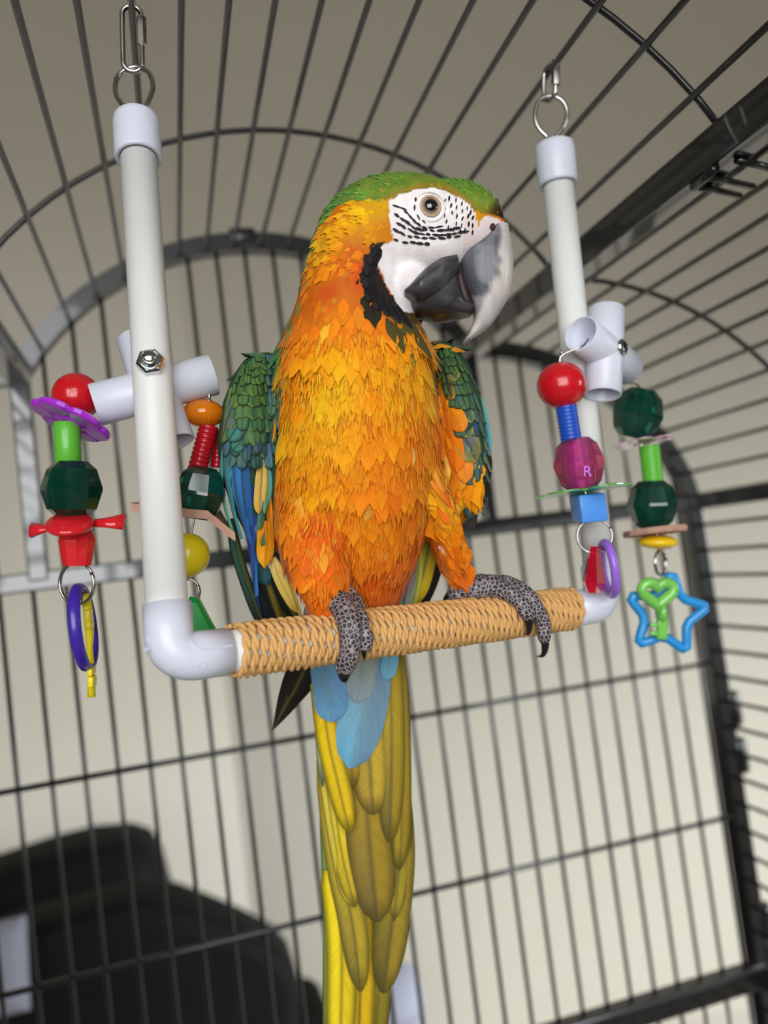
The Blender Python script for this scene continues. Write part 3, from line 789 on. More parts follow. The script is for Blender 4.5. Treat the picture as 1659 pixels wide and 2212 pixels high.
body_parts += [
    loft([(610,662,868,HZ,.024), (640,652,880,HZ+.003,.033), (690,632,902,HZ+.007,.040), (740,606,928,HZ+.010,.046), (790,592,936,ZT-.004,.051), (870,588,946,ZT,.055), (960,584,952,ZT+.001,.057), (1050,582,950,ZT+.003,.056), (1130,588,930,ZT+.006,.051), (1200,606,906,ZT+.010,.045), (1250,628,886,ZT+.013,.037), (1290,655,868,ZT+.016,.029), (1325,690,858,ZT+.02,.020), (1360,720,850,ZT+.024,.012)]),
    loft([(430,735,900,HZ,.018), (470,696,930,HZ,.029), (520,676,920,HZ,.033), (580,660,890,HZ+.001,.034), (640,646,885,HZ+.003,.034), (700,626,905,HZ+.007,.038)]),
    ell(868,500,HZ,178,119,.0315), ell(985,482,HZ-.001,106,88,.0235,.25), ell(912,546,HZ,96,62,.029), ell(1045,497,HZ-.001,50,29,.0170,.1),
    ell(880,620,HZ,55,52,.024),
    # wing cores
    loft([(768,560,602,ZT+.004,.012), (785,530,608,ZT+.004,.024), (820,508,612,ZT+.003,.033), (880,486,612,ZT+.003,.038), (960,474,608,ZT+.004,.038), (1040,484,602,ZT+.006,.034), (1100,506,600,ZT+.008,.026), (1150,530,598,ZT+.010,.016), (1190,556,598,ZT+.012,.008)]),
    loft([(742,925,962,ZT+.022,.012), (760,925,990,ZT+.022,.024), (800,930,1014,ZT+.022,.032), (870,935,1038,ZT+.022,.036), (950,940,1050,ZT+.022,.036), (1040,945,1050,ZT+.024,.032), (1090,950,1036,ZT+.026,.024), (1135,960,1005,ZT+.03,.012)]),
    # thighs
    loft([(1080,600,760,ZT-.012,.030), (1140,604,768,ZT-.015,.034), (1200,618,768,ZT-.020,.033), (1250,638,762,ZT-.024,.029), (1290,655,752,ZT-.027,.024), (1318,668,742,ZT-.029,.017)]),
    loft([(1000,880,952,ZT+.000,.026), (1060,892,972,ZT+.004,.028), (1120,908,994,ZT+.010,.026), (1180,928,1010,ZT+.014,.021), (1225,946,1017,ZT+.017,.016), (1252,962,1016,ZT+.019,.011)]),
]
V, Fc = join(*body_parts)
me0 = mesh('body_raw', V, Fc); ob0 = bpy.data.objects.new('body_raw', me0); COL.objects.link(ob0)
md = ob0.modifiers.new('r', 'REMESH'); md.mode = 'VOXEL'; md.voxel_size = .0013
md2 = ob0.modifiers.new('s', 'SMOOTH'); md2.factor = .5; md2.iterations = 14
bpy.context.view_layer.update()
dg = bpy.context.evaluated_depsgraph_get()
bme = bpy.data.meshes.new_from_object(ob0.evaluated_get(dg)); bme.name = 'body'
bpy.data.objects.remove(ob0)
bco = [v.co.copy() for v in bme.vertices]
BVH = BVHTree.FromPolygons(bco, [tuple(p.vertices) for p in bme.polygons])
def hit(px, py):
    d = (P(px, py, 1)-C0).normalized()
    loc, nrm, idx, dist = BVH.ray_cast(C0, d)
    if loc is None: return None
    if nrm.dot(d) > 0: nrm = -nrm
    return loc, nrm

# ---- plumage colours as a function of the place on the bird (photo colours of the feathers themselves)
ORG, YEL, RED, AMB = (250,134,4), (255,202,14), (240,84,16), (240,150,10)
GRN1, GRN2, GRN3 = (92,148,48), (50,112,60), (140,180,60)
BLU1, BLU2, TEAL = (62,118,168), (44,84,160), (64,140,140)
def plumage(px, py, facing):
    if facing < -0.12:                                   # the back, away from the chest
        c = mixc(GRN1, BLU1, (py-560)/420)
        return mixc(c, (36,78,70), .5*nz(px, py, 40, 5)+.2)
    if inpoly(px, py, GREEN):
        c = mixc(GRN1, GRN3, .5+.9*nz(px, py, 26, 2))
        c = mixc(c, (70,150,84), (820-px)/200)
        c = mixc(c, (178,150,40), 1-dist_poly(px, py, GREEN[:10])/13)
        dk = math.hypot(px-1086, (py-462)*1.1)
        return mixc(c, (26,26,18), 1.35-dk/30)
    if inpoly(px, py, BLACKP):
        c = (24,22,22)
        if py > 655: c = mixc(c, (110,96,40), .5+.8*nz(px, py, 16, 9))
        return c
    if px > 850 and py < 455: return mixc((172,140,34), (120,130,40), .5+nz(px, py, 20, 2))
    n1 = nz(px, py, 95, 1.0); n2 = nz(px, py, 42, 4.0); n3 = nz(px, py, 18, 8.0)
    c = mixc(ORG, YEL, .42+.75*n1+.35*n2)
    # redder band from the ear down the neck, along the belly and on the thighs
    red = 0
    red += 1.0*math.exp(-((px-765)**2/52**2+(py-585)**2/62**2))
    red += .75*math.exp(-((px-700)**2/60**2+(py-640)**2/50**2))
    red += .65*math.exp(-((px-820)**2/90**2+(py-1010)**2/80**2))
    red += .7*math.exp(-((px-680)**2/70**2+(py-1160)**2/60**2))
    red += .85*math.exp(-((px-800)**2/110**2+(py-1250)**2/50**2))
    red += .6*math.exp(-((px-700)**2/50**2+(py-1300)**2/30**2))
    red += .6*math.exp(-((px-1000)**2/26**2+(py-1220)**2/40**2))
    red += .45*math.exp(-((px-905)**2/60**2+(py-880)**2/70**2))
    c = mixc(c, (240,104,8), max(0, min(.62, (py-960)/330))+(.35 if 560 < py < 730 else 0))
    c = mixc(c, RED, red*(.70+.9*n2))
    yl = .8*math.exp(-((px-790)**2/130**2+(py-850)**2/60**2))+.6*math.exp(-((px-715)**2/40**2+(py-1235)**2/40**2))+.7*math.exp(-((px-760)**2/90**2+(py-460)**2/40**2))
    yl += .6*math.exp(-((px-960)**2/40**2+(py-1140)**2/45**2))
    c = mixc(c, YEL, yl*(.45+.9*n1))
    if n3 > .33: c = mixc(c, (250,200,60), (n3-.33)*2.2)
    if n3 < -.38: c = mixc(c, (170,74,10), (-n3-.38)*1.6)
    if 560 < px < 628 and py < 800: c = mixc(c, (70,120,60), (628-px)/50.0*.7)
    return c
def in_wing(px, py):
    if px < 612 and py > 762: return px < interp([(762,585), (800,606), (900,606), (1000,598), (1100,590), (1200,596), (1300,600), (1400,640)], py)
    if px > 925 and py > 738: return px > interp([(738,918), (800,944), (870,985), (950,1004), (1040,1018), (1100,1000), (1150,1015)], py)
    return False

fm_soft = feather_mat('contour_feather', .20, 18, .7, .2, .7)
fm_cov = feather_mat('covert_feather', .22, 30, .5, .1, .8)
fm_long = feather_mat('flight_feather', .22, 60, .48, .08, .25)
skin_m = attr_mat('body_skin', .7, .25, bump=.35, bump_scale=600)
mac = empty('macaw', P(790, 1330, .45), 'orange and green macaw with a white face perched on the rope wrapped swing', 'parrot')
def set_cols(me, cols, fuv=None):
    at = me.attributes.new('Col', 'FLOAT_COLOR', 'POINT')
    at.data.foreach_set('color', np.array([[*c, 1.0] for c in cols], dtype=np.float32).ravel())
    if fuv is not None:
        a2 = me.attributes.new('fuv', 'FLOAT_VECTOR', 'POINT')
        a2.data.foreach_set('vector', np.array(fuv, dtype=np.float32).ravel())
cols = []
for v in bme.vertices:
    px, py, z = PROJ(v.co); fc = -v.normal.dot((v.co-C0).normalized())
    if fc > -.3 and inpoly(px, py, FACE):
        c = mixc((248,244,243), (240,228,228), .5+1.2*nz(px, py, 20, 3))
        if px > 1000 and py > 470: c = mixc(c, (226,204,200), .6)
    elif fc > -.35 and in_wing(px, py): c = (46,78,52)
    else: c = mixc(plumage(px, py, fc), (90,40,8), .25) if fc > -.12 else plumage(px, py, fc)
    cols.append(lin(c))
bme.materials.clear(); bme.materials.append(skin_m)
set_cols(bme, cols)
body = link('body', bme, mac)

# ---- contour feathers over the whole body
rng = random.Random(3)
polys = bme.polygons; areas = np.array([p.area for p in polys]); cum = np.cumsum(areas); tot = cum[-1]
UP = Vector((0,0,1))
beak = P(1040, 500, HZ); crown = P(870, 500, HZ)
def flow(p, n, px, py):
    d_down = DY*1.0+RX*((px-770)/1400.0)
    d_head = (p-beak)
    d_head = d_head-FW*d_head.dot(FW)*.4
    w_ = max(0, min(1, (640-py)/120.0))
    if px < 640: w_ *= .5
    d = d_down.normalized()*(1-w_)+d_head.normalized()*w_
    if py > 1000 and px > 900: d = DY+RX*.45
    d = d-n*d.dot(n)
    return d.normalized() if d.length > 1e-4 else n.orthogonal()
fV = []; fF = []; fC = []; fU = []; fN = []
def add_feather(p, d, n, L, Wd, c0, c1, lift, curl, seed, nu=5, nv=5, rag=.06, target=None):
    V_, F_, C_, U_ = target or (fV, fF, fC, fU)
    s = d.cross(n).normalized(); b0 = len(V_)
    rg = [rng.uniform(-rag, rag) for _ in range(nu)]
    for j in range(nv):
        v = j/(nv-1)
        for i in range(nu):
            u = i/(nu-1)*2-1
            ww = Wd*.5*(min(1, .35+v*2.2))*(1-(max(0, v-.45)/.62)**2.2)
            vv = v*(1-.28*u*u*v)+rg[i]*(v**2)
            h = lift*v-curl*v*v*L-.22*Wd*u*u*(1-.5*v)
            V_.append(p+d*(L*vv)+s*(u*ww)+n*h)
            cc = mixc(c0, c1, v**1.4)
            C_.append(lin(cc)); U_.append((u, v, seed)); fN.append(n*.9+s*(u*.25)+d*(.1*v))
    for j in range(nv-1):
        for i in range(nu-1):
            a = b0+j*nu+i; F_.append((a, a+1, a+nu+1, a+nu))
NF = 7000
hw_ = np.array([(3.0 if PROJ(Vector(p.center))[1] < 690 else 1.0) for p in polys]); cum = np.cumsum(areas*hw_); tot = cum[-1]
picks = np.searchsorted(cum, np.array([rng.random()*tot for _ in range(NF)]))
items = []
for pi in picks:
    po = polys[int(min(pi, len(polys)-1))]
    p = Vector(po.center); n = Vector(po.normal)
    px, py, z = PROJ(p); fc = -n.dot((p-C0).normalized())
    if fc > -.3 and inpoly(px, py, FACE): continue
    if fc > -.3 and px > 1000 and py < 560 and not inpoly(px, py, GREEN): continue
    if fc > -.35 and in_wing(px, py): continue
    if py > 1322 or (py > 1040 and fc < .12): continue
    items.append((p, n, px, py, fc))
for (p, n, px, py, fc) in items:
    d = flow(p, n, px, py)
    head = max(0, min(1, (700-py)/150.0))
    L = (.0200*(1-head)+.0092*head)*rng.uniform(.75, 1.25); Wd = (.0165*(1-head)+.0062*head)*rng.uniform(.8, 1.2)
    if inpoly(px, py, GREEN) and py < 520: L = .0075*rng.uniform(.8, 1.2); Wd = .0042
    if fc > -.1 and (dist_poly(px, py, FACE+[FACE[0]]) < 16): L *= .6; Wd *= .7
    if py > 1180: L *= .85
    j1, j2 = rng.uniform(-12, 12), rng.uniform(-12, 12)
    if inpoly(px, py, BLACKP) or inpoly(px+j1, py+j2, BLACKP) or fc < -.1: j1 = j2 = 0
    c = plumage(px+j1, py+j2, fc)
    k = rng.uniform(-.10, .10)
    c = tuple(max(0, min(255, v*(1+k))) for v in c)
    tipc = mixc(c, (252,196,60), .16) if fc > -.12 and not inpoly(px, py, GREEN) and not inpoly(px, py, BLACKP) else mixc(c, (150,190,90), .15)
    basec = mixc(c, (176,84,12), .10) if not inpoly(px, py, GREEN) else mixc(c, (30,60,30), .3)
    add_feather(p-n*.0004, (d+Vector((rng.uniform(-.12,.12), rng.uniform(-.12,.12), rng.uniform(-.12,.12)))).normalized(), n, L, Wd, basec, tipc, .0006*rng.uniform(.6, 1.3), .03, rng.uniform(0, 50))
# fine hair-like barbs lying over the chest
for _ in range(2600):
    px = rng.uniform(600, 960); py = rng.uniform(720, 1300)
    h = hit(px, py)
    if not h or in_wing(px, py): continue
    p, n = h; d = flow(p, n, px, py)
    d = (d+RX*rng.uniform(-.3, .3)+DY*.1).normalized(); d = (d-n*d.dot(n)).normalized()
    c = plumage(px+rng.uniform(-30, 30), py+rng.uniform(-30, 30), 1); c = mixc(c, (255,205,70), rng.uniform(0, .35))
    add_feather(p+n*.0012, d, n, rng.uniform(.006, .015), rng.uniform(.0006, .0012), c, c, .0012, .03, rng.uniform(0, 50), nu=2, nv=4, rag=0)
cm = mesh('contour_plumage', fV, fF); set_cols(cm, fC, fU)
cm.polygons.foreach_set('use_smooth', [True]*len(cm.polygons)); cm.normals_split_custom_set_from_vertices([tuple(n.normalized()) for n in fN])
co_ = link('contour_plumage', cm, mac, fm_soft); co_['kind'] = 'stuff'

# ---- single large feathers
def plume(name, path, wpx, c0, c1, par, z=None, lift=.0012, m=None, edge=None, rach=None, half=None, tip='round', nu=9, nv=16, bow=.16, depth=None, base_w=.55):
    """feather along a pixel path, laid on the body surface or at a given distance"""
    pts = []; nrm = []
    pl = catmull([Vector((x, y, 0)) for x, y in path], nv-1)
    lastz = None
    zs = []
    for i, q in enumerate(pl):
        t = i/(nv-1)
        if z is not None: zz = z[0]+(z[1]-z[0])*t; n = -FW
        else:
            h = hit(q.x, q.y)
            if h: zz = (h[0]-C0).dot(FW)-lift*(.3+t); n = h[1]; lastz = zz; 
            else: zz = lastz if lastz is not None else ZT+.004; n = nrm[-1] if nrm else -FW
        zs.append(zz); nrm.append(n)
    zs = [sum(zs[max(0, i-2):i+3])/len(zs[max(0, i-2):i+3]) for i in range(nv)]
    pts = [P(q.x, q.y, zz) for q, zz in zip(pl, zs)]
    nrm = [sum((nrm[k] for k in range(max(0, i-2), min(nv, i+3))), Vector((0,0,0))).normalized() for i in range(nv)]
    V_ = []; C_ = []; U_ = []; F_ = []; sd = rng.uniform(0, 90)
    for i in range(nv):
        t = i/(nv-1)
        tn = (pts[min(i+1, nv-1)]-pts[max(i-1, 0)]).normalized(); n = nrm[i]; s = tn.cross(n).normalized()
        if s.dot(RX) < 0: s = -s
        W_ = wpx*zs[i]/F*.5
        if tip == 'round': prof = min(1, base_w+t*2.0)*math.sqrt(max(0, 1-(max(0, t-.62)/.385)**2.4))
        elif tip == 'point': prof = min(1, base_w+t*2.5)*(1-max(0, (t-.35)/.66)**1.5)
        else: prof = min(1, base_w+t*2.5)*(1-max(0, (t-.75)/.27)**2)
        for k in range(nu):
            u = k/(nu-1)*2-1
            V_.append(pts[i]+s*(u*W_*prof)+n*(-bow*W_*2*u*u+(.0003 if k == nu//2 else 0)))
            c = mixc(c0, c1, t**1.2)
            if half and u > 0: c = mixc(c, half, .75)
            if edge: c = mixc(c, edge, max(0, (abs(u)-.55)/.45)**1.2*.9 if t < .8 else max(max(0, (abs(u)-.55)/.45), (t-.86)/.14)*.9)
            if k == nu//2: c = mixc(c, rach or (30,30,30), .55)
            C_.append(lin(c)); U_.append((u, t*(.5+len(path)*.5), sd))
    for i in range(nv-1):
        for k in range(nu-1):
            a = i*nu+k; F_.append((a, a+1, a+nu+1, a+nu))
    me = mesh(name, V_, F_); set_cols(me, C_, U_)
    return link(name, me, par, m or fm_cov)

# wings: a joint piece of skin-coloured wing edge as the part, feathers as its sub-parts
def wing_part(px, py, z):
    me = mesh('wing', *ell(px, py, z, 26, 90, .012, n=8)); set_cols(me, [lin((40,70,60))]*len(me.vertices), [(0,0,0)]*len(me.vertices))
    return link('wing', me, mac, fm_cov)
wl = wing_part(545, 950, ZT+.004); wr = wing_part(1000, 930, ZT+.024)
BK = (26,26,28); OLV = (140,118,34)
# -- left wing (beside the white post): long feathers first
LW = [
    ([(560,1215), (578,1280), (600,1345), (625,1400)], 34, (34,34,30), (24,24,24), OLV),
    ([(575,1230), (600,1290), (630,1350)], 26, (60,60,34), (120,104,36), None),
    ([(590,1240), (615,1300), (645,1352)], 26, (30,30,30), (30,30,26), (150,130,40)),
    ([(545,1190), (560,1260), (585,1345), (600,1400)], 26, (30,44,60), (24,28,34), None),
    ([(497,1120), (512,1200), (545,1300), (572,1365)], 26, (70,130,110), (40,46,36), (80,84,40)),
    ([(548,1220), (560,1290), (585,1352)], 18, (60,110,200), (50,80,150), None),
]
for path, w_, c0, c1, hf in LW: plume('primary_feather', path, w_, c0, c1, wl, z=(ZT+.004, ZT+.020), half=hf, m=fm_long, edge=(20,24,24), tip='round')
LW2 = [
    ([(536,985), (536,1090), (538,1180), (546,1250)], 39, (56,92,190), (52,100,196), (40,60,120)),
    ([(552,1150), (548,1210), (551,1290)], 28, (62,120,200), (64,140,210), None),
    ([(520,960), (524,1050), (536,1140), (550,1230)], 33, (70,130,186), (60,126,200), (46,92,150)),
    ([(503,955), (506,1040), (524,1130), (546,1215), (553,1288)], 36, (74,146,190), (68,146,208), (50,100,160)),
    ([(490,950), (487,1030), (500,1100), (520,1165)], 39, (92,172,176), (96,176,168), (70,140,160)),
    ([(482,945), (475,1020), (484,1095), (506,1166)], 31, (86,168,172), (110,182,140), None),
]
for k, (path, w_, c0, c1, hf) in enumerate(LW2): plume('secondary_feather', path, w_, c0, c1, wl, lift=.0012+.0007*k, half=hf, m=fm_long, edge=None, tip='point')
IN = [
    ([(590,1105), (604,1190), (628,1270), (650,1338)], 34, (232,176,60), (226,196,96), (210,170,70)),
    ([(588,1205), (606,1255), (640,1322)], 26, (236,206,120), (214,180,72), None),
    ([(578,1040), (582,1110), (590,1180)], 22, (232,130,30), (232,150,40), None),
    ([(566,1000), (562,1060), (560,1110)], 26, (226,196,110), (220,180,70), (236,226,206)),
    ([(575,985), (576,1040), (572,1085)], 20, (236,200,100), (210,180,80), None),
    ([(572,1050), (566,1110), (562,1145)], 18, (74,120,140), (90,130,80), None),
    ([(580,1010), (580,1060), (572,1110)], 14, (80,140,150), (100,160,110), None),
    ([(560,1130), (556,1165), (550,1192)], 20, (70,120,150), (90,120,60), None),
    ([(572,1130), (570,1160), (562,1190)], 16, (90,120,110), (120,130,60), None),
    ([(562,1200), (564,1230), (576,1264)], 32, (50,100,100), (30,74,84), None),
    ([(576,1125), (576,1170), (572,1228)], 40, (238,150,24), (240,166,30), None),
]
for k, (path, w_, c0, c1, hf) in enumerate(IN): plume('tertial_feather', path, w_, c0, c1, wl, lift=.0026+.0005*k, half=hf, m=fm_cov, tip='round', rach=mixc(c0, (60,40,10), .5))
# -- scaled coverts laid in rows, lower rows first so that upper ones overlap them
def coverts(par, rows, colf, name='covert_feather'):
    for (y, xa, xb, n, L, w_) in rows:
        for k in range(n):
            x = xa+(xb-xa)*((k+.5)/n)+rng.uniform(-3, 3); yy = y+rng.uniform(-4, 4)
            lean = colf(x, yy)
            c0, c1, ed, dx = lean
            if hit(x, yy) is None: continue
            plume(name, [(x, yy), (x+dx*.5, yy+L*.55), (x+dx, yy+L)], w_*rng.uniform(.9, 1.15), c0, c1, par, lift=.0034+rng.uniform(0, .0008), edge=ed, tip='round', nu=7, nv=10, bow=.10, base_w=.7, rach=mixc(c0, (20,30,20), .6))
def colL(x, y):
    r = rng.random()
    g = mixc((104,146,56), (62,112,58), r)
    b_ = mixc((80,124,152), (104,134,180), rng.random())
    g = mixc(g, (124,168,66), max(0, (512-x)/30.0) if y < 900 else 0)
    mixv = .15+(.55 if x > 575 or x < 508 else 0)*rng.random()*1.5+max(0, (y-870)/140)
    c0 = mixc(g, b_, min(1, mixv)); c1 = mixc(c0, (66,116,84), .6) if y > 850 else mixc(c0, (84,124,60), .5)
    ed = (24,34,26) if rng.random() < .6 else (120,130,56)
    dx = -14*(540-x)/60 if x < 540 else 4
    return c0, c1, ed, dx
coverts(wl, [(955,492,590,5,56,28), (930,482,598,6,58,30), (905,480,600,6,58,32), (880,482,604,7,52,30), (858,486,606,7,46,28), (838,492,606,8,40,24), (820,499,608,8,34,20), (803,507,606,9,28,17), (788,518,606,8,24,16), (776,534,602,6,20,15), (768,552,600,5,16,14)], colL)
for path, w_, c0, c1, ed in [
    ([(512,858), (492,905), (479,954)], 44, (92,108,142), (112,130,56), None),
    ([(526,888), (510,925), (492,953)], 42, (66,132,134), (70,136,110), (30,60,60)),
    ([(528,925), (518,955), (500,974)], 34, (70,130,140), (64,128,96), (26,50,46)),
    ([(536,940), (534,972), (534,1000)], 22, (66,98,140), (60,110,90), (24,40,44)),
    ([(558,935), (558,960), (557,982)], 32, (80,108,170), (80,116,110), (30,44,60)),
    ([(548,970), (552,995), (553,1014)], 30, (70,116,124), (60,110,84), (26,44,44)),
    ([(594,840), (598,862), (596,888)], 24, (84,104,120), (110,124,60), (40,50,30)),
    ([(584,840), (588,872), (584,900)], 24, (78,116,144), (84,128,70), (34,54,40)),
    ([(597,890), (592,920), (588,955)], 18, (238,160,40), (236,140,20), None)]:
    plume('covert_feather', path, w_, c0, c1, wl, lift=.0050, edge=ed, tip='round', nu=9, nv=12, bow=.10, base_w=.75)
# -- right wing (towards the right fitting)
RW = [
    ([(1030,1000), (1042,1040), (1040,1075), (1034,1092)], 22, (40,38,22), (26,26,24), None),
    ([(1046,960), (1055,1000), (1050,1052)], 18, (70,60,24), (30,28,22), None),
    ([(1020,1080), (1012,1118), (1004,1145)], 40, (60,60,50), (62,56,54), None),
    ([(1018,1050), (1012,1090), (1000,1125)], 40, (70,110,110), (120,120,50), None),
    ([(1038,860), (1052,930), (1058,985)], 16, (92,176,160), (96,170,200), None),
    ([(1040,990), (1040,1030), (1034,1078)], 16, (90,160,200), (110,160,200), None),
]
for k, (path, w_, c0, c1, hf) in enumerate(RW): plume('primary_feather', path, w_, c0, c1, wr, z=(ZT+.020-.002*k, ZT+.022-.002*k), half=hf, m=fm_long, tip='round')
def colR(x, y):
    g = mixc((80,124,66), (60,104,70), rng.random()); b_ = mixc((74,116,146), (84,116,168), rng.random())
    c0 = mixc(g, b_, max(0, min(1, (y-800)/160+rng.uniform(-.3, .3)))); c1 = mixc(c0, (120,128,50), .55)
    if x > 1025: c0 = mixc(c0, (74,140,96), .5)
    ed = (190,160,50) if rng.random() < .4 and y > 850 else (26,40,30)
    return c0, c1, ed, 8+8*(x-950)/80
coverts(wr, [(1068,1000,1042,2,50,30), (1030,1002,1046,2,52,34), (1000,1000,1050,3,50,30), (965,995,1052,3,56,34), (930,986,1050,4,52,30), (900,976,1046,4,46,28), (872,968,1040,5,42,26), (846,958,1034,5,38,24), (822,950,1028,6,32,20), (800,944,1018,6,28,18), (782,938,1006,6,24,16), (766,932,992,5,22,14), (752,928,976,4,18,13)], colR)
for path, w_, c0, c1, ed in [
    ([(990,925), (1012,960), (1030,998)], 52, (88,96,140), (130,134,60), (170,150,60)),
    ([(1030,990), (1036,1015), (1034,1040)], 34, (60,96,140), (84,124,100), (60,90,60)),
    ([(998,900), (1008,915), (1016,926)], 26, (52,90,80), (40,74,64), (40,60,40)),
    ([(1018,905), (1030,925), (1032,942)], 22, (58,92,150), (56,100,110), (40,60,50)),
    ([(938,780), (944,805), (946,822)], 28, (60,84,80), (110,116,44), None),
    ([(966,790), (978,808), (990,818)], 26, (104,110,112), (124,128,60), (150,130,60)),
    ([(966,820), (972,845), (978,862)], 22, (70,72,90), (140,120,40), (210,160,40))]:
    plume('covert_feather', path, w_, c0, c1, wr, lift=.0046, edge=ed, tip='round', nu=9, nv=12, bow=.10, base_w=.75)
for path, w_, c0, c1 in [
    ([(938,850), (946,920), (952,988)], 44, (230,130,24), (228,92,28)), ([(962,870), (984,900), (1000,932)], 40, (234,150,24), (226,130,30)),
    ([(966,890), (980,960), (986,1020)], 46, (234,136,18), (232,120,24)), ([(984,960), (1002,1000), (1006,1044)], 36, (236,134,30), (236,140,40)),
    ([(958,985), (966,1020), (964,1062)], 16, (240,200,90), (236,176,40)), ([(975,1000), (990,1040), (996,1060)], 30, (234,130,30), (226,160,30)),
    ([(985,1050), (995,1085), (992,1112)], 36, (232,170,40), (226,176,36)), ([(938,1010), (955,1050), (975,1070)], 20, (244,170,60), (244,126,16)),
    ([(936,1036), (960,1068), (984,1100)], 22, (240,140,40), (238,106,20)), ([(944,1090), (958,1112), (970,1132)], 16, (240,110,24), (244,124,20))]:
    plume('axillary_feather', path, w_, c0, c1, wr, lift=.0052, tip='round', nu=9, nv=12, bow=.12, base_w=.7, rach=mixc(c0, (180,80,10), .4))
# -- loose feathers on the breast and thigh
for path, w_, c0, c1 in [
    ([(625,1115), (632,1165), (650,1230), (654,1262)], 46, (240,150,36), (244,156,30)), ([(632,1066), (645,1092), (658,1125)], 20, (240,190,90), (248,160,26)),
    ([(797,1092), (795,1110), (790,1128)], 46, (206,160,96), (250,170,40)), ([(835,1190), (825,1215), (815,1242)], 44, (246,160,60), (250,176,70)),
    ([(850,1082), (858,1110), (852,1140)], 26, (250,180,40), (250,150,20)), ([(892,968), (896,988), (892,1008)], 26, (214,190,150), (250,190,60)),
    ([(946,1182), (960,1196), (972,1206)], 24, (222,210,210), (240,190,120)),
    ([(948,1122), (950,1150), (958,1172)], 20, (190,150,100), (240,190,50))]:
    plume('breast_feather', path, w_, c0, c1, mac, lift=.0016, tip='point', nu=9, nv=12, bow=.12, m=fm_soft, rach=mixc(c0, (200,110,30), .4))
# -- tail: nearer feathers are the shorter ones
tl = link('tail', mesh('tail', *loft([(1330,735,850,ZT+.036,.010), (1380,735,848,ZT+.040,.007), (1440,740,846,ZT+.041,.004), (1500,760,836,ZT+.041,.002)])), mac, fm_long)
set_cols(tl.data, [lin((120,110,60))]*len(tl.data.vertices), [(0,0,0)]*len(tl.data.vertices))
ZTL = ZT+.034
TAIL = [
    ([(700,1540), (706,1800), (712,2000), (706,2320)], 30, (110,150,90), (120,130,50), (90,80,30), .009),
    ([(812,1960), (818,2120), (800,2340)], 56, (150,130,36), (110,100,36), None, .008),
    ([(768,1930), (778,2100), (772,2340)], 66, (196,158,26), (170,136,24), (206,170,24), .007),
    ([(722,1880), (738,2060), (732,2340)], 66, (236,202,30), (232,200,40), (206,176,30), .006),
    ([(862,1660), (868,1780), (860,1900), (850,1990)], 46, (140,122,36), (150,134,40), None, .0055),
    ([(848,1700), (858,1850), (846,2000), (828,2146)], 78, (176,150,34), (96,86,46), (150,126,40), .005),
    ([(708,1640), (732,1850), (762,2000), (779,2142)], 62, (206,180,50), (120,106,50), (170,146,40), .0045),
    ([(714,1660), (736,1830), (766,1960)], 44, (226,196,40), (170,146,40), None, .004),
    ([(692,1560), (708,1720), (740,1900), (764,1960)], 30, (206,186,70), (180,160,50), None, .0042),
    ([(778,1560), (796,1800), (815,1992)], 100, (172,144,44), (110,94,52), (150,124,34), .003),
    ([(856,1400), (866,1580), (868,1760), (862,1880)], 42, (160,134,30), (150,130,40), (130,110,30), .002),
    ([(840,1400), (846,1600), (842,1820)], 58, (190,160,30), (104,92,52), (150,126,30), .001),
    ([(780,1420), (795,1600), (806,1760)], 84, (160,136,44), (168,140,56), (180,150,44), .0005),
    ([(742,1430), (752,1560), (762,1700)], 60, (140,112,16), (160,128,26), None, .0008),
    ([(688,1400), (706,1580), (732,1700), (756,1800)], 52, (226,188,20), (196,164,24), (206,170,20), -.0005),
    ([(676,1400), (684,1500), (697,1700)], 20, (110,160,170), (150,160,90), None, .0012),
]
for path, w_, c0, c1, hf, dz in TAIL:
    c0 = tuple(min(255, v*1.14) for v in c0); c1 = tuple(min(255, v*1.10) for v in c1); hf = tuple(min(255, v*1.12) for v in hf) if hf else None
    plume('tail_feather', path, w_, c0, c1, tl, z=(ZTL+dz*1.6, ZTL+dz*1.6-.004), half=hf, m=fm_long, edge=mixc(c0, (50,46,30), .75), rach=(84,74,40), tip='round', nu=11, nv=22, bow=.07, base_w=.8)
for path, w_, c0, c1, hf, dz in [
    ([(846,1380), (842,1430), (834,1468)], 36, (110,170,196), (110,176,206), None, -.006), ([(790,1400), (790,1500), (757,1660)], 104, (150,166,170), (106,178,212), (110,140,160), -.003),
    ([(700,1400), (712,1490), (716,1560)], 74, (92,128,150), (110,170,210), (100,150,190), -.005), ([(780,1390), (782,1450), (770,1520)], 60, (150,150,130), (140,160,170), None, -.004)]:
    plume('undertail_feather', path, w_, c0, c1, tl, z=(ZTL+dz, ZTL+dz-.003), half=hf, m=fm_cov, tip='round', nu=11, nv=16, bow=.08, rach=(110,140,150))
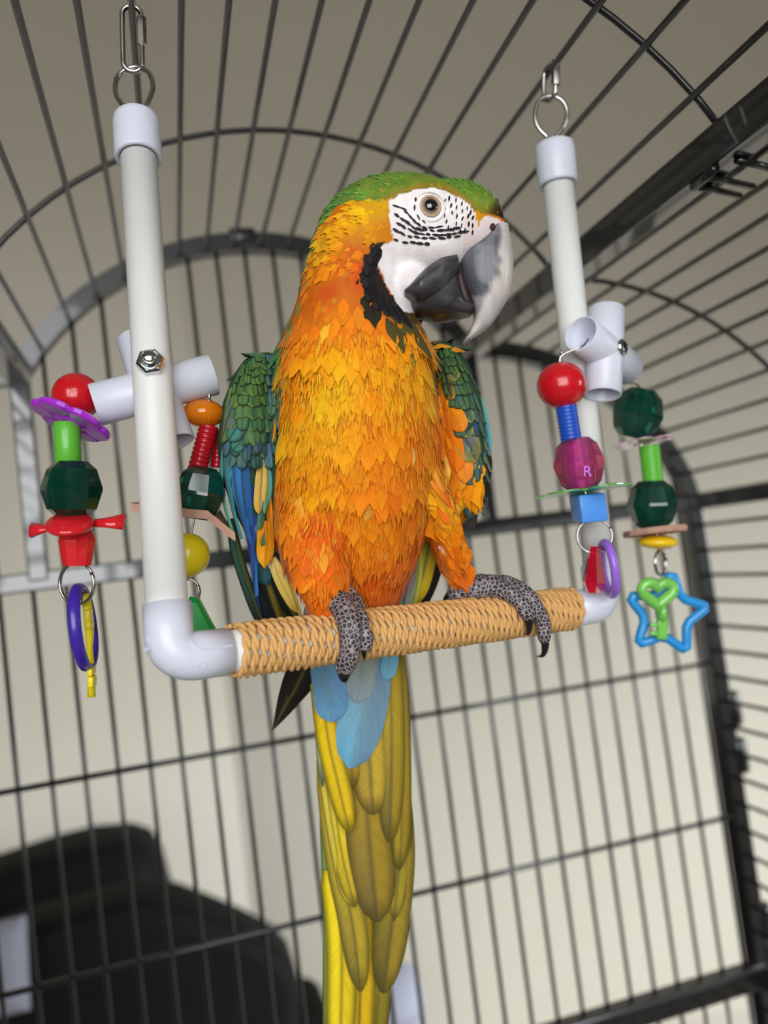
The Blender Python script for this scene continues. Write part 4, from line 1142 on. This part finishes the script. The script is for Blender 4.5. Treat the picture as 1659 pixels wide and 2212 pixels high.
# feather ends showing beside the perch
for path, w_, c0, c1, hf in [
    ([(690,1400), (640,1480), (588,1580)], 74, (26,24,18), (44,42,36), (120,106,30)), ([(680,1400), (632,1500), (604,1540)], 40, (30,28,20), (40,38,30), None)]:
    plume('primary_feather', path, w_, c0, c1, wl, z=(ZT+.030, ZT+.034), half=None, m=fm_long, edge=(30,28,24), tip='point', rach=(120,106,30))
for path, w_, c0, c1, hf, z_ in [
    ([(945,1180), (915,1270), (872,1345)], 52, (40,36,30), (22,20,20), None, .036), ([(930,1160), (915,1235), (893,1305)], 44, (186,160,40), (196,166,30), None, .030),
    ([(905,1180), (902,1250), (886,1330)], 20, (190,180,60), (170,180,70), None, .027), ([(890,1160), (880,1240), (866,1345)], 44, (126,116,112), (120,190,196), (150,150,110), .025),
    ([(880,1170), (884,1220), (876,1290)], 34, (120,110,108), (150,140,136), None, .022)]:
    plume('undertail_feather', path, w_, c0, c1, tl, z=(ZT+z_, ZT+z_+.003), half=hf, m=fm_long, tip='round')

# ---- face: rows of tiny dark feathers on the bare white skin
lV = []; lF = []; lC = []; lU = []
def dash(x0, y0, x1, y1, w_=3.0):
    w_ *= 1.35
    h0 = hit(x0, y0)
    if not h0: return
    n = 6; b0 = len(lV)
    for i in range(n):
        t = i/(n-1); x = x0+(x1-x0)*t; y = y0+(y1-y0)*t
        h = hit(x, y)
        if not h: h = h0
        p, nn = h; d = (RX*(x1-x0)+DY*(y1-y0)).normalized(); s = d.cross(nn).normalized()
        ww = w_*.5*HZ/F*math.sin(PI*(.12+.8*t))
        lV.append(p+nn*.0005-s*ww); lV.append(p+nn*.0007+s*ww)
        lC.extend([lin((40,36,38))]*2); lU.extend([(0,t,0)]*2)
        if i: a = b0+2*(i-1); lF.append((a, a+1, a+3, a+2))
def dline(pts, gap=17, ln=14, w_=3.4):
    pl = catmull([Vector((x, y, 0)) for x, y in pts], 60); acc = 0; nxt = 0
    for a, b in zip(pl, pl[1:]):
        if acc >= nxt:
            d = (b-a).normalized(); l_ = ln*rng.uniform(.7, 1.3)
            dash(a.x, a.y+rng.uniform(-1.5, 1.5), a.x+d.x*l_, a.y+d.y*l_+rng.uniform(-1.5, 2), w_*rng.uniform(.7, 1.2)); nxt = acc+gap*rng.uniform(.8, 1.15)
        acc += (b-a).length
dline([(848,445), (866,450), (880,462), (898,480), (920,492), (945,490)], 13, 15)
dline([(852,462), (872,475), (895,492), (930,498), (965,496), (985,492)], 13, 16, 4)
dline([(856,480), (880,494), (910,504), (950,508), (990,502), (1010,500)], 14, 15, 4)
dline([(848,494), (880,508), (915,514), (955,514), (985,510)], 16, 14, 4)
dline([(850,518), (875,522), (905,526), (930,528)], 17, 15, 5)
dline([(898,428), (896,450), (906,472), (922,482)], 18, 12, 3)
for k, (x, y) in enumerate([(962,430), (961,446), (960,462), (964,474), (972,424), (974,440), (976,456), (986,428), (986,444), (988,462), (984,478), (998,436), (999,452), (1000,468), (996,482), (1010,446), (1012,462), (1012,478), (1006,492), (1022,466), (1022,482), (1020,496), (980,490), (994,494), (1018,454), (968,486)]):
    dash(x+rng.uniform(-1.5, 1.5), y, x-2+rng.uniform(-2, 2), y+rng.uniform(8, 12), rng.uniform(2.2, 3.6))
lm = mesh('facial_feather_lines', lV, lF); set_cols(lm, lC, lU)
lo_ = link('facial_feather_lines', lm, mac, fm_cov); lo_['kind'] = 'stuff'
# black throat feathers overlapping the jaw edge
for (x, y, L, dx) in [(822,536,36,-22), (812,556,40,-20), (806,580,44,-14), (806,604,46,-8), (814,622,46,4), (828,638,44,14), (842,648,46,24), (858,658,50,34)]:
    plume('ear_feather', [(x, y), (x+dx*.5, y+L*.5), (x+dx, y+L)], 26, (26,24,26), (34,30,32), mac, lift=.0022, tip='round', nu=7, nv=9, m=fm_cov, rach=(20,20,20))

# ---- eye
he = hit(930, 445); ec = he[0]; en = (he[1]*.6-FW*.4).normalized()
er = 21*HZ/F
V_ = []; F_ = []; C_ = []
ea, eb, _ = frame(en)
NS = 32; NR = 18
for i in range(NR+1):
    th = PI*.5*i/NR
    for k in range(NS):
        ph = 2*PI*k/NS
        V_.append(ec-en*(er*.55)+en*(er*math.cos(th))+ea*(er*math.sin(th)*math.cos(ph))+eb*(er*math.sin(th)*math.sin(ph)))
        d = math.sin(th)
        c = (8,8,10) if d < .54 else ((52,46,42) if d < .63 else (mixc((120,110,98), (190,168,130), (d-.63)/.2) if d < .92 else (60,48,42)))
        C_.append(lin(c))
for i in range(NR):
    for k in range(NS): F_.append((i*NS+k, (i+1)*NS+k, (i+1)*NS+(k+1)%NS, i*NS+(k+1)%NS))
em = mesh('eye', V_, F_); set_cols(em, C_)
eye = link('eye', em, mac, attr_mat('eye_gloss', .06, .6, coat=1.0))
obj('eyelid', tube(ring_pts(ec+en*(er*.02), ea, eb, er*.93, er*.98, 32), er*.13, 8, closed=True), mat('eyelid_skin', (190,160,136), .6, noise_amt=.1, noise_scale=900), eye)
obj('eyelid_fold', tube(ring_pts(ec-en*(er*.12), ea, eb, er*1.42, er*1.46, 32), er*.09, 8, closed=True), mat('eye_skin', (232,226,224), .7, noise_amt=.04, noise_scale=900), eye)

# ---- beak: two lofted halves between the photo's two edge curves
bk_m = attr_mat('beak_horn', .38, .45, bump=.12, bump_scale=500, coat=.15)
def beak_loft(name, front, rear, thick, colf, par, n=48, seg=60, zc=HZ, sup=.8):
    A = catmull([Vector((x, y, 0)) for x, y in front], n); B = catmull([Vector((x, y, 0)) for x, y in rear], n)
    V_ = []; F_ = []; C_ = []
    for i in range(n+1):
        t = i/n; a = P(A[i].x, A[i].y, zc); b = P(B[i].x, B[i].y, zc); mid = (a+b)/2; hv = (a-b)/2; h = interp(thick, t)
        for k in range(seg):
            th = 2*PI*k/seg; co = math.cos(th); si = math.sin(th)
            V_.append(mid+hv*(math.copysign(abs(co)**sup, co))+FW*(h*math.copysign(abs(si)**sup, si)))
            qx, qy, _ = PROJ(V_[-1]); C_.append(lin(colf(t, co, qx, qy)))
    for i in range(n):
        for k in range(seg): F_.append((i*seg+k, (i+1)*seg+k, (i+1)*seg+(k+1)%seg, i*seg+(k+1)%seg))
    F_.append(tuple(range(seg))); F_.append(tuple(n*seg+k for k in range(seg-1, -1, -1)))
    me = mesh(name, V_, F_); set_cols(me, C_)
    return link(name, me, par, bk_m)
def up_col(t, co, x, y):
    g = mixc((66,66,74), (92,92,100), .5+nz(x, y*.4, 22, 6))
    iv = mixc((224,214,204), (196,188,182), .5+1.2*nz(x*1.6, y*.35, 26, 2))
    edge = interp([(510,1078), (560,1076), (600,1072), (640,1050), (680,1026), (760,990)], y)+12*nz(x, y, 20, 3)
    c = mixc(g, iv, (x-edge)/15+.5)
    if y > 640: c = mixc(c, (176,172,172), .45+.5*nz(x, y*.5, 14, 7))
    if x < 1004 and y < 640: c = mixc(c, (40,40,44), (1004-x)/14)
    if y > 728: c = mixc(c, (70,62,62), (y-728)/18)
    return c
ub = beak_loft('upper_beak', [(1096,496), (1103,530), (1107,565), (1106,600), (1098,640), (1082,672), (1060,702), (1032,724), (1010,738), (999,748)],
    [(1040,512), (1004,528), (987,548), (984,572), (993,606), (1005,634), (1016,658), (1024,686), (1013,716), (995,746)],
    [(0,.0160), (.2,.0170), (.45,.0150), (.7,.0098), (.88,.0050), (1,.0010)], up_col, mac)
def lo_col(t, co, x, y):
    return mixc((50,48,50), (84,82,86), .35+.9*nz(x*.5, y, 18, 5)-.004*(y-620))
lbk = beak_loft('lower_beak', [(980,556), (988,590), (994,622), (1004,652), (1022,662)], [(868,648), (880,668), (904,684), (950,692), (1018,682)],
    [(0,.0185), (.3,.0225), (.7,.0185), (.9,.0130), (1,.0080)], lo_col, mac)
lbk2 = beak_loft('lower_beak', [(978,556), (950,566), (918,590), (892,618), (872,644)], [(990,604), (970,640), (940,664), (905,672), (872,660)],
    [(0,.0175), (.3,.0255), (.7,.0285), (1,.0235)], lo_col, lbk)
obj('nostril', lathe([(.0002,-.0006), (.0018,-.0003), (.0021,.0002), (.0014,.0006), (.0002,.0007)], hit(1063, 489)[0], -FW*.9+RX*.3, 14), mat('nostril_dark', (70,36,34), .7, noise_amt=.1), ub)
obj('mouth_skin', tube(catmull([P(985, 562, HZ-.006), P(993, 600, HZ-.006), P(1004, 640, HZ-.006), P(1018, 668, HZ-.004)], 14), [.0035]*15, 8), mat('mouth_dark', (52,26,26), .5, noise_amt=.15), lbk)

# ---- feet gripping the rope
def scale_mat(name):
    m = bpy.data.materials.new(name); m.use_nodes = True; nt = m.node_tree; N = nt.nodes; Lk = nt.links; b = N['Principled BSDF']
    tc = N.new('ShaderNodeTexCoord')
    vo = N.new('ShaderNodeTexVoronoi'); vo.feature = 'DISTANCE_TO_EDGE'; vo.inputs['Scale'].default_value = 400; vo.inputs['Randomness'].default_value = .75
    Lk.new(tc.outputs['Object'], vo.inputs['Vector'])
    cr = N.new('ShaderNodeValToRGB'); cr.color_ramp.elements[0].position = .03; cr.color_ramp.elements[0].color = L4((176,164,166))
    cr.color_ramp.elements[1].position = .12; cr.color_ramp.elements[1].color = L4((52,46,48))
    Lk.new(vo.outputs['Distance'], cr.inputs['Fac']); Lk.new(cr.outputs['Color'], b.inputs['Base Color'])
    bp = N.new('ShaderNodeBump'); bp.inputs['Strength'].default_value = .7; bp.inputs['Distance'].default_value = .0006
    Lk.new(vo.outputs['Distance'], bp.inputs['Height']); Lk.new(bp.outputs['Normal'], b.inputs['Normal'])
    b.inputs['Roughness'].default_value = .5
    return m
sc_m = scale_mat('foot_scales'); claw_m = mat('claw_black', (28,26,28), .25, noise_amt=.2, noise_scale=300, coat=.3)
pink_m = mat('pink_skin', (222,190,192), .6, noise_amt=.1, noise_scale=500, bump=.4, bump_scale=700)
def perch_at(px):
    """point on the perch axis under photo column px"""
    best = None
    for i in range(401):
        q = LB_.lerp(RB_, i/400); x, y, z = PROJ(q)
        if best is None or abs(x-px) < best[0]: best = (abs(x-px), q, y, z)
    return best[1], best[2], best[3]
ROP = PR+.0042
def grip(px0, px1, a0, a1, r, n=9):
    """toe lying round the rope from angle a0 to a1 (0 = top, 90 = side towards the camera)"""
    out = []
    for i in range(n):
        t = i/(n-1); q, _, _ = perch_at(px0+(px1-px0)*t); th = math.radians(a0+(a1-a0)*t)
        fr = pdir.cross(pa)
        if fr.dot(FW) > 0: fr = -fr
        out.append(q+(pa*math.cos(th)+fr*math.sin(th))*(ROP+r*.85))
    return out
def foot(chains, claws, ankle, label):
    parts = []
    for pts, rad in chains:
        pl = catmull(pts, 26); n = len(pl)
        rr = []
        for i in range(n):
            t = i/(n-1); base = interp(rad, t); rr.append(base*(1+.07*math.cos(t*PI*2*3.2)))
        parts.append(tube(pl, rr, 14))
        for e, r in ((pl[0], rr[0]), (pl[-1], rr[-1])):
            x, y, z = PROJ(e); parts.append(ell(x, y, z, r*F/z*.99, r*F/z*.99, r*.99, n=8))
    V, Fc = join(*parts)
    m0 = mesh('foot_raw', V, Fc); o0 = bpy.data.objects.new('foot_raw', m0); COL.objects.link(o0)
    a = o0.modifiers.new('r', 'REMESH'); a.mode = 'VOXEL'; a.voxel_size = .0007
    s = o0.modifiers.new('s', 'SMOOTH'); s.factor = .5; s.iterations = 6
    bpy.context.view_layer.update()
    mm = bpy.data.meshes.new_from_object(o0.evaluated_get(bpy.context.evaluated_depsgraph_get())); bpy.data.objects.remove(o0)
    mm.materials.clear(); mm.materials.append(sc_m); mm.name = 'foot'
    ft = link('foot', mm, mac)
    for pts, r in claws: 
        pl = catmull(pts, 12); obj('claw', tube(pl, [max(.0003, r*(1-(i/12)**1.6)) for i in range(13)], 10), claw_m, ft)
    return ft
# foot by the left thigh
g1 = grip(728, 716, 0, 150, .0062); g2 = grip(742, 752, 8, 112, .0046)
q_, y_, z_ = perch_at(732)
top1 = P(732, 1300, z_+.006)
foot([([P(722, 1282, z_+.018), P(727, 1288, z_+.006)]+g1, [(0,.0085), (.15,.0092), (.35,.0075), (.7,.0062), (1,.0052)]),
      ([P(738, 1290, z_+.008)]+g2, [(0,.0085), (.3,.0062), (.7,.0048), (1,.0046)]),
      ([P(722, 1290, z_+.008), P(695, 1305, z_+.010), P(676, 1326, z_+.016), P(672, 1360, z_+.024)], [(0,.0085), (.5,.0060), (1,.0045)]),
      ([P(735, 1292, z_+.010), P(762, 1300, z_+.011), P(772, 1314, z_+.018), P(772, 1350, z_+.026)], [(0,.0075), (.5,.0048), (1,.0040)])],
     [([g1[-1], g1[-1]+DY*.0050-FW*.0005, g1[-1]+DY*.0092+FW*.003], .0046), ([g2[-1]+DY*.001, g2[-1]+DY*.0055-FW*.0005, g2[-1]+DY*.0095+FW*.002], .0021)], None, '')
# foot by the right leg
h1 = grip(1085, 1130, -2, 120, .0052); h2 = grip(1062, 1098, 5, 98, .0048)
q_, y_, zr_ = perch_at(1040)
tail1 = h1[-1]+DY*.008+RX*.0006
foot([([P(990, 1268, zr_+.010), P(1030, 1264, zr_+.004), P(1066, 1262, zr_+.001)]+h1+[tail1], [(0,.0062), (.2,.0070), (.35,.0074), (.6,.0056), (1,.0042)]),
      ([P(1000, 1276, zr_+.006), P(1040, 1272, zr_+.000)]+h2, [(0,.0062), (.35,.0070), (.65,.0052), (1,.0044)]),
      ([P(1010, 1272, zr_+.010), P(985, 1284, zr_+.006), P(974, 1300, zr_+.016), P(972, 1330, zr_+.026)], [(0,.0070), (.4,.0058), (1,.0042)]),
      ([P(1040, 1262, zr_+.010), P(1060, 1270, zr_+.020), P(1062, 1310, zr_+.030)], [(0,.0066), (.5,.0052), (1,.0040)])],
     [([tail1, tail1+DY*.0062+RX*.0006, tail1+DY*.0112-RX*.0010, tail1+DY*.0120-RX*.0050], .0029), ([h2[-1]+DY*.001, h2[-1]+DY*.0062+RX*.0006, h2[-1]+DY*.0112+RX*.0002, h2[-1]+DY*.0120-RX*.0028], .0029),
      ([P(982, 1282, zr_+.004), P(966, 1290, zr_+.006), P(958, 1304, zr_+.010)], .0030)], None, '')
obj('ankle', tube(catmull([P(992, 1236, ZT+.016), P(990, 1252, zr_+.006), P(994, 1270, zr_+.004)], 10), [.0052, .0052, .0053, .0054, .0055, .0056, .0057, .0058, .0060, .0062, .0062], 14), pink_m, mac)
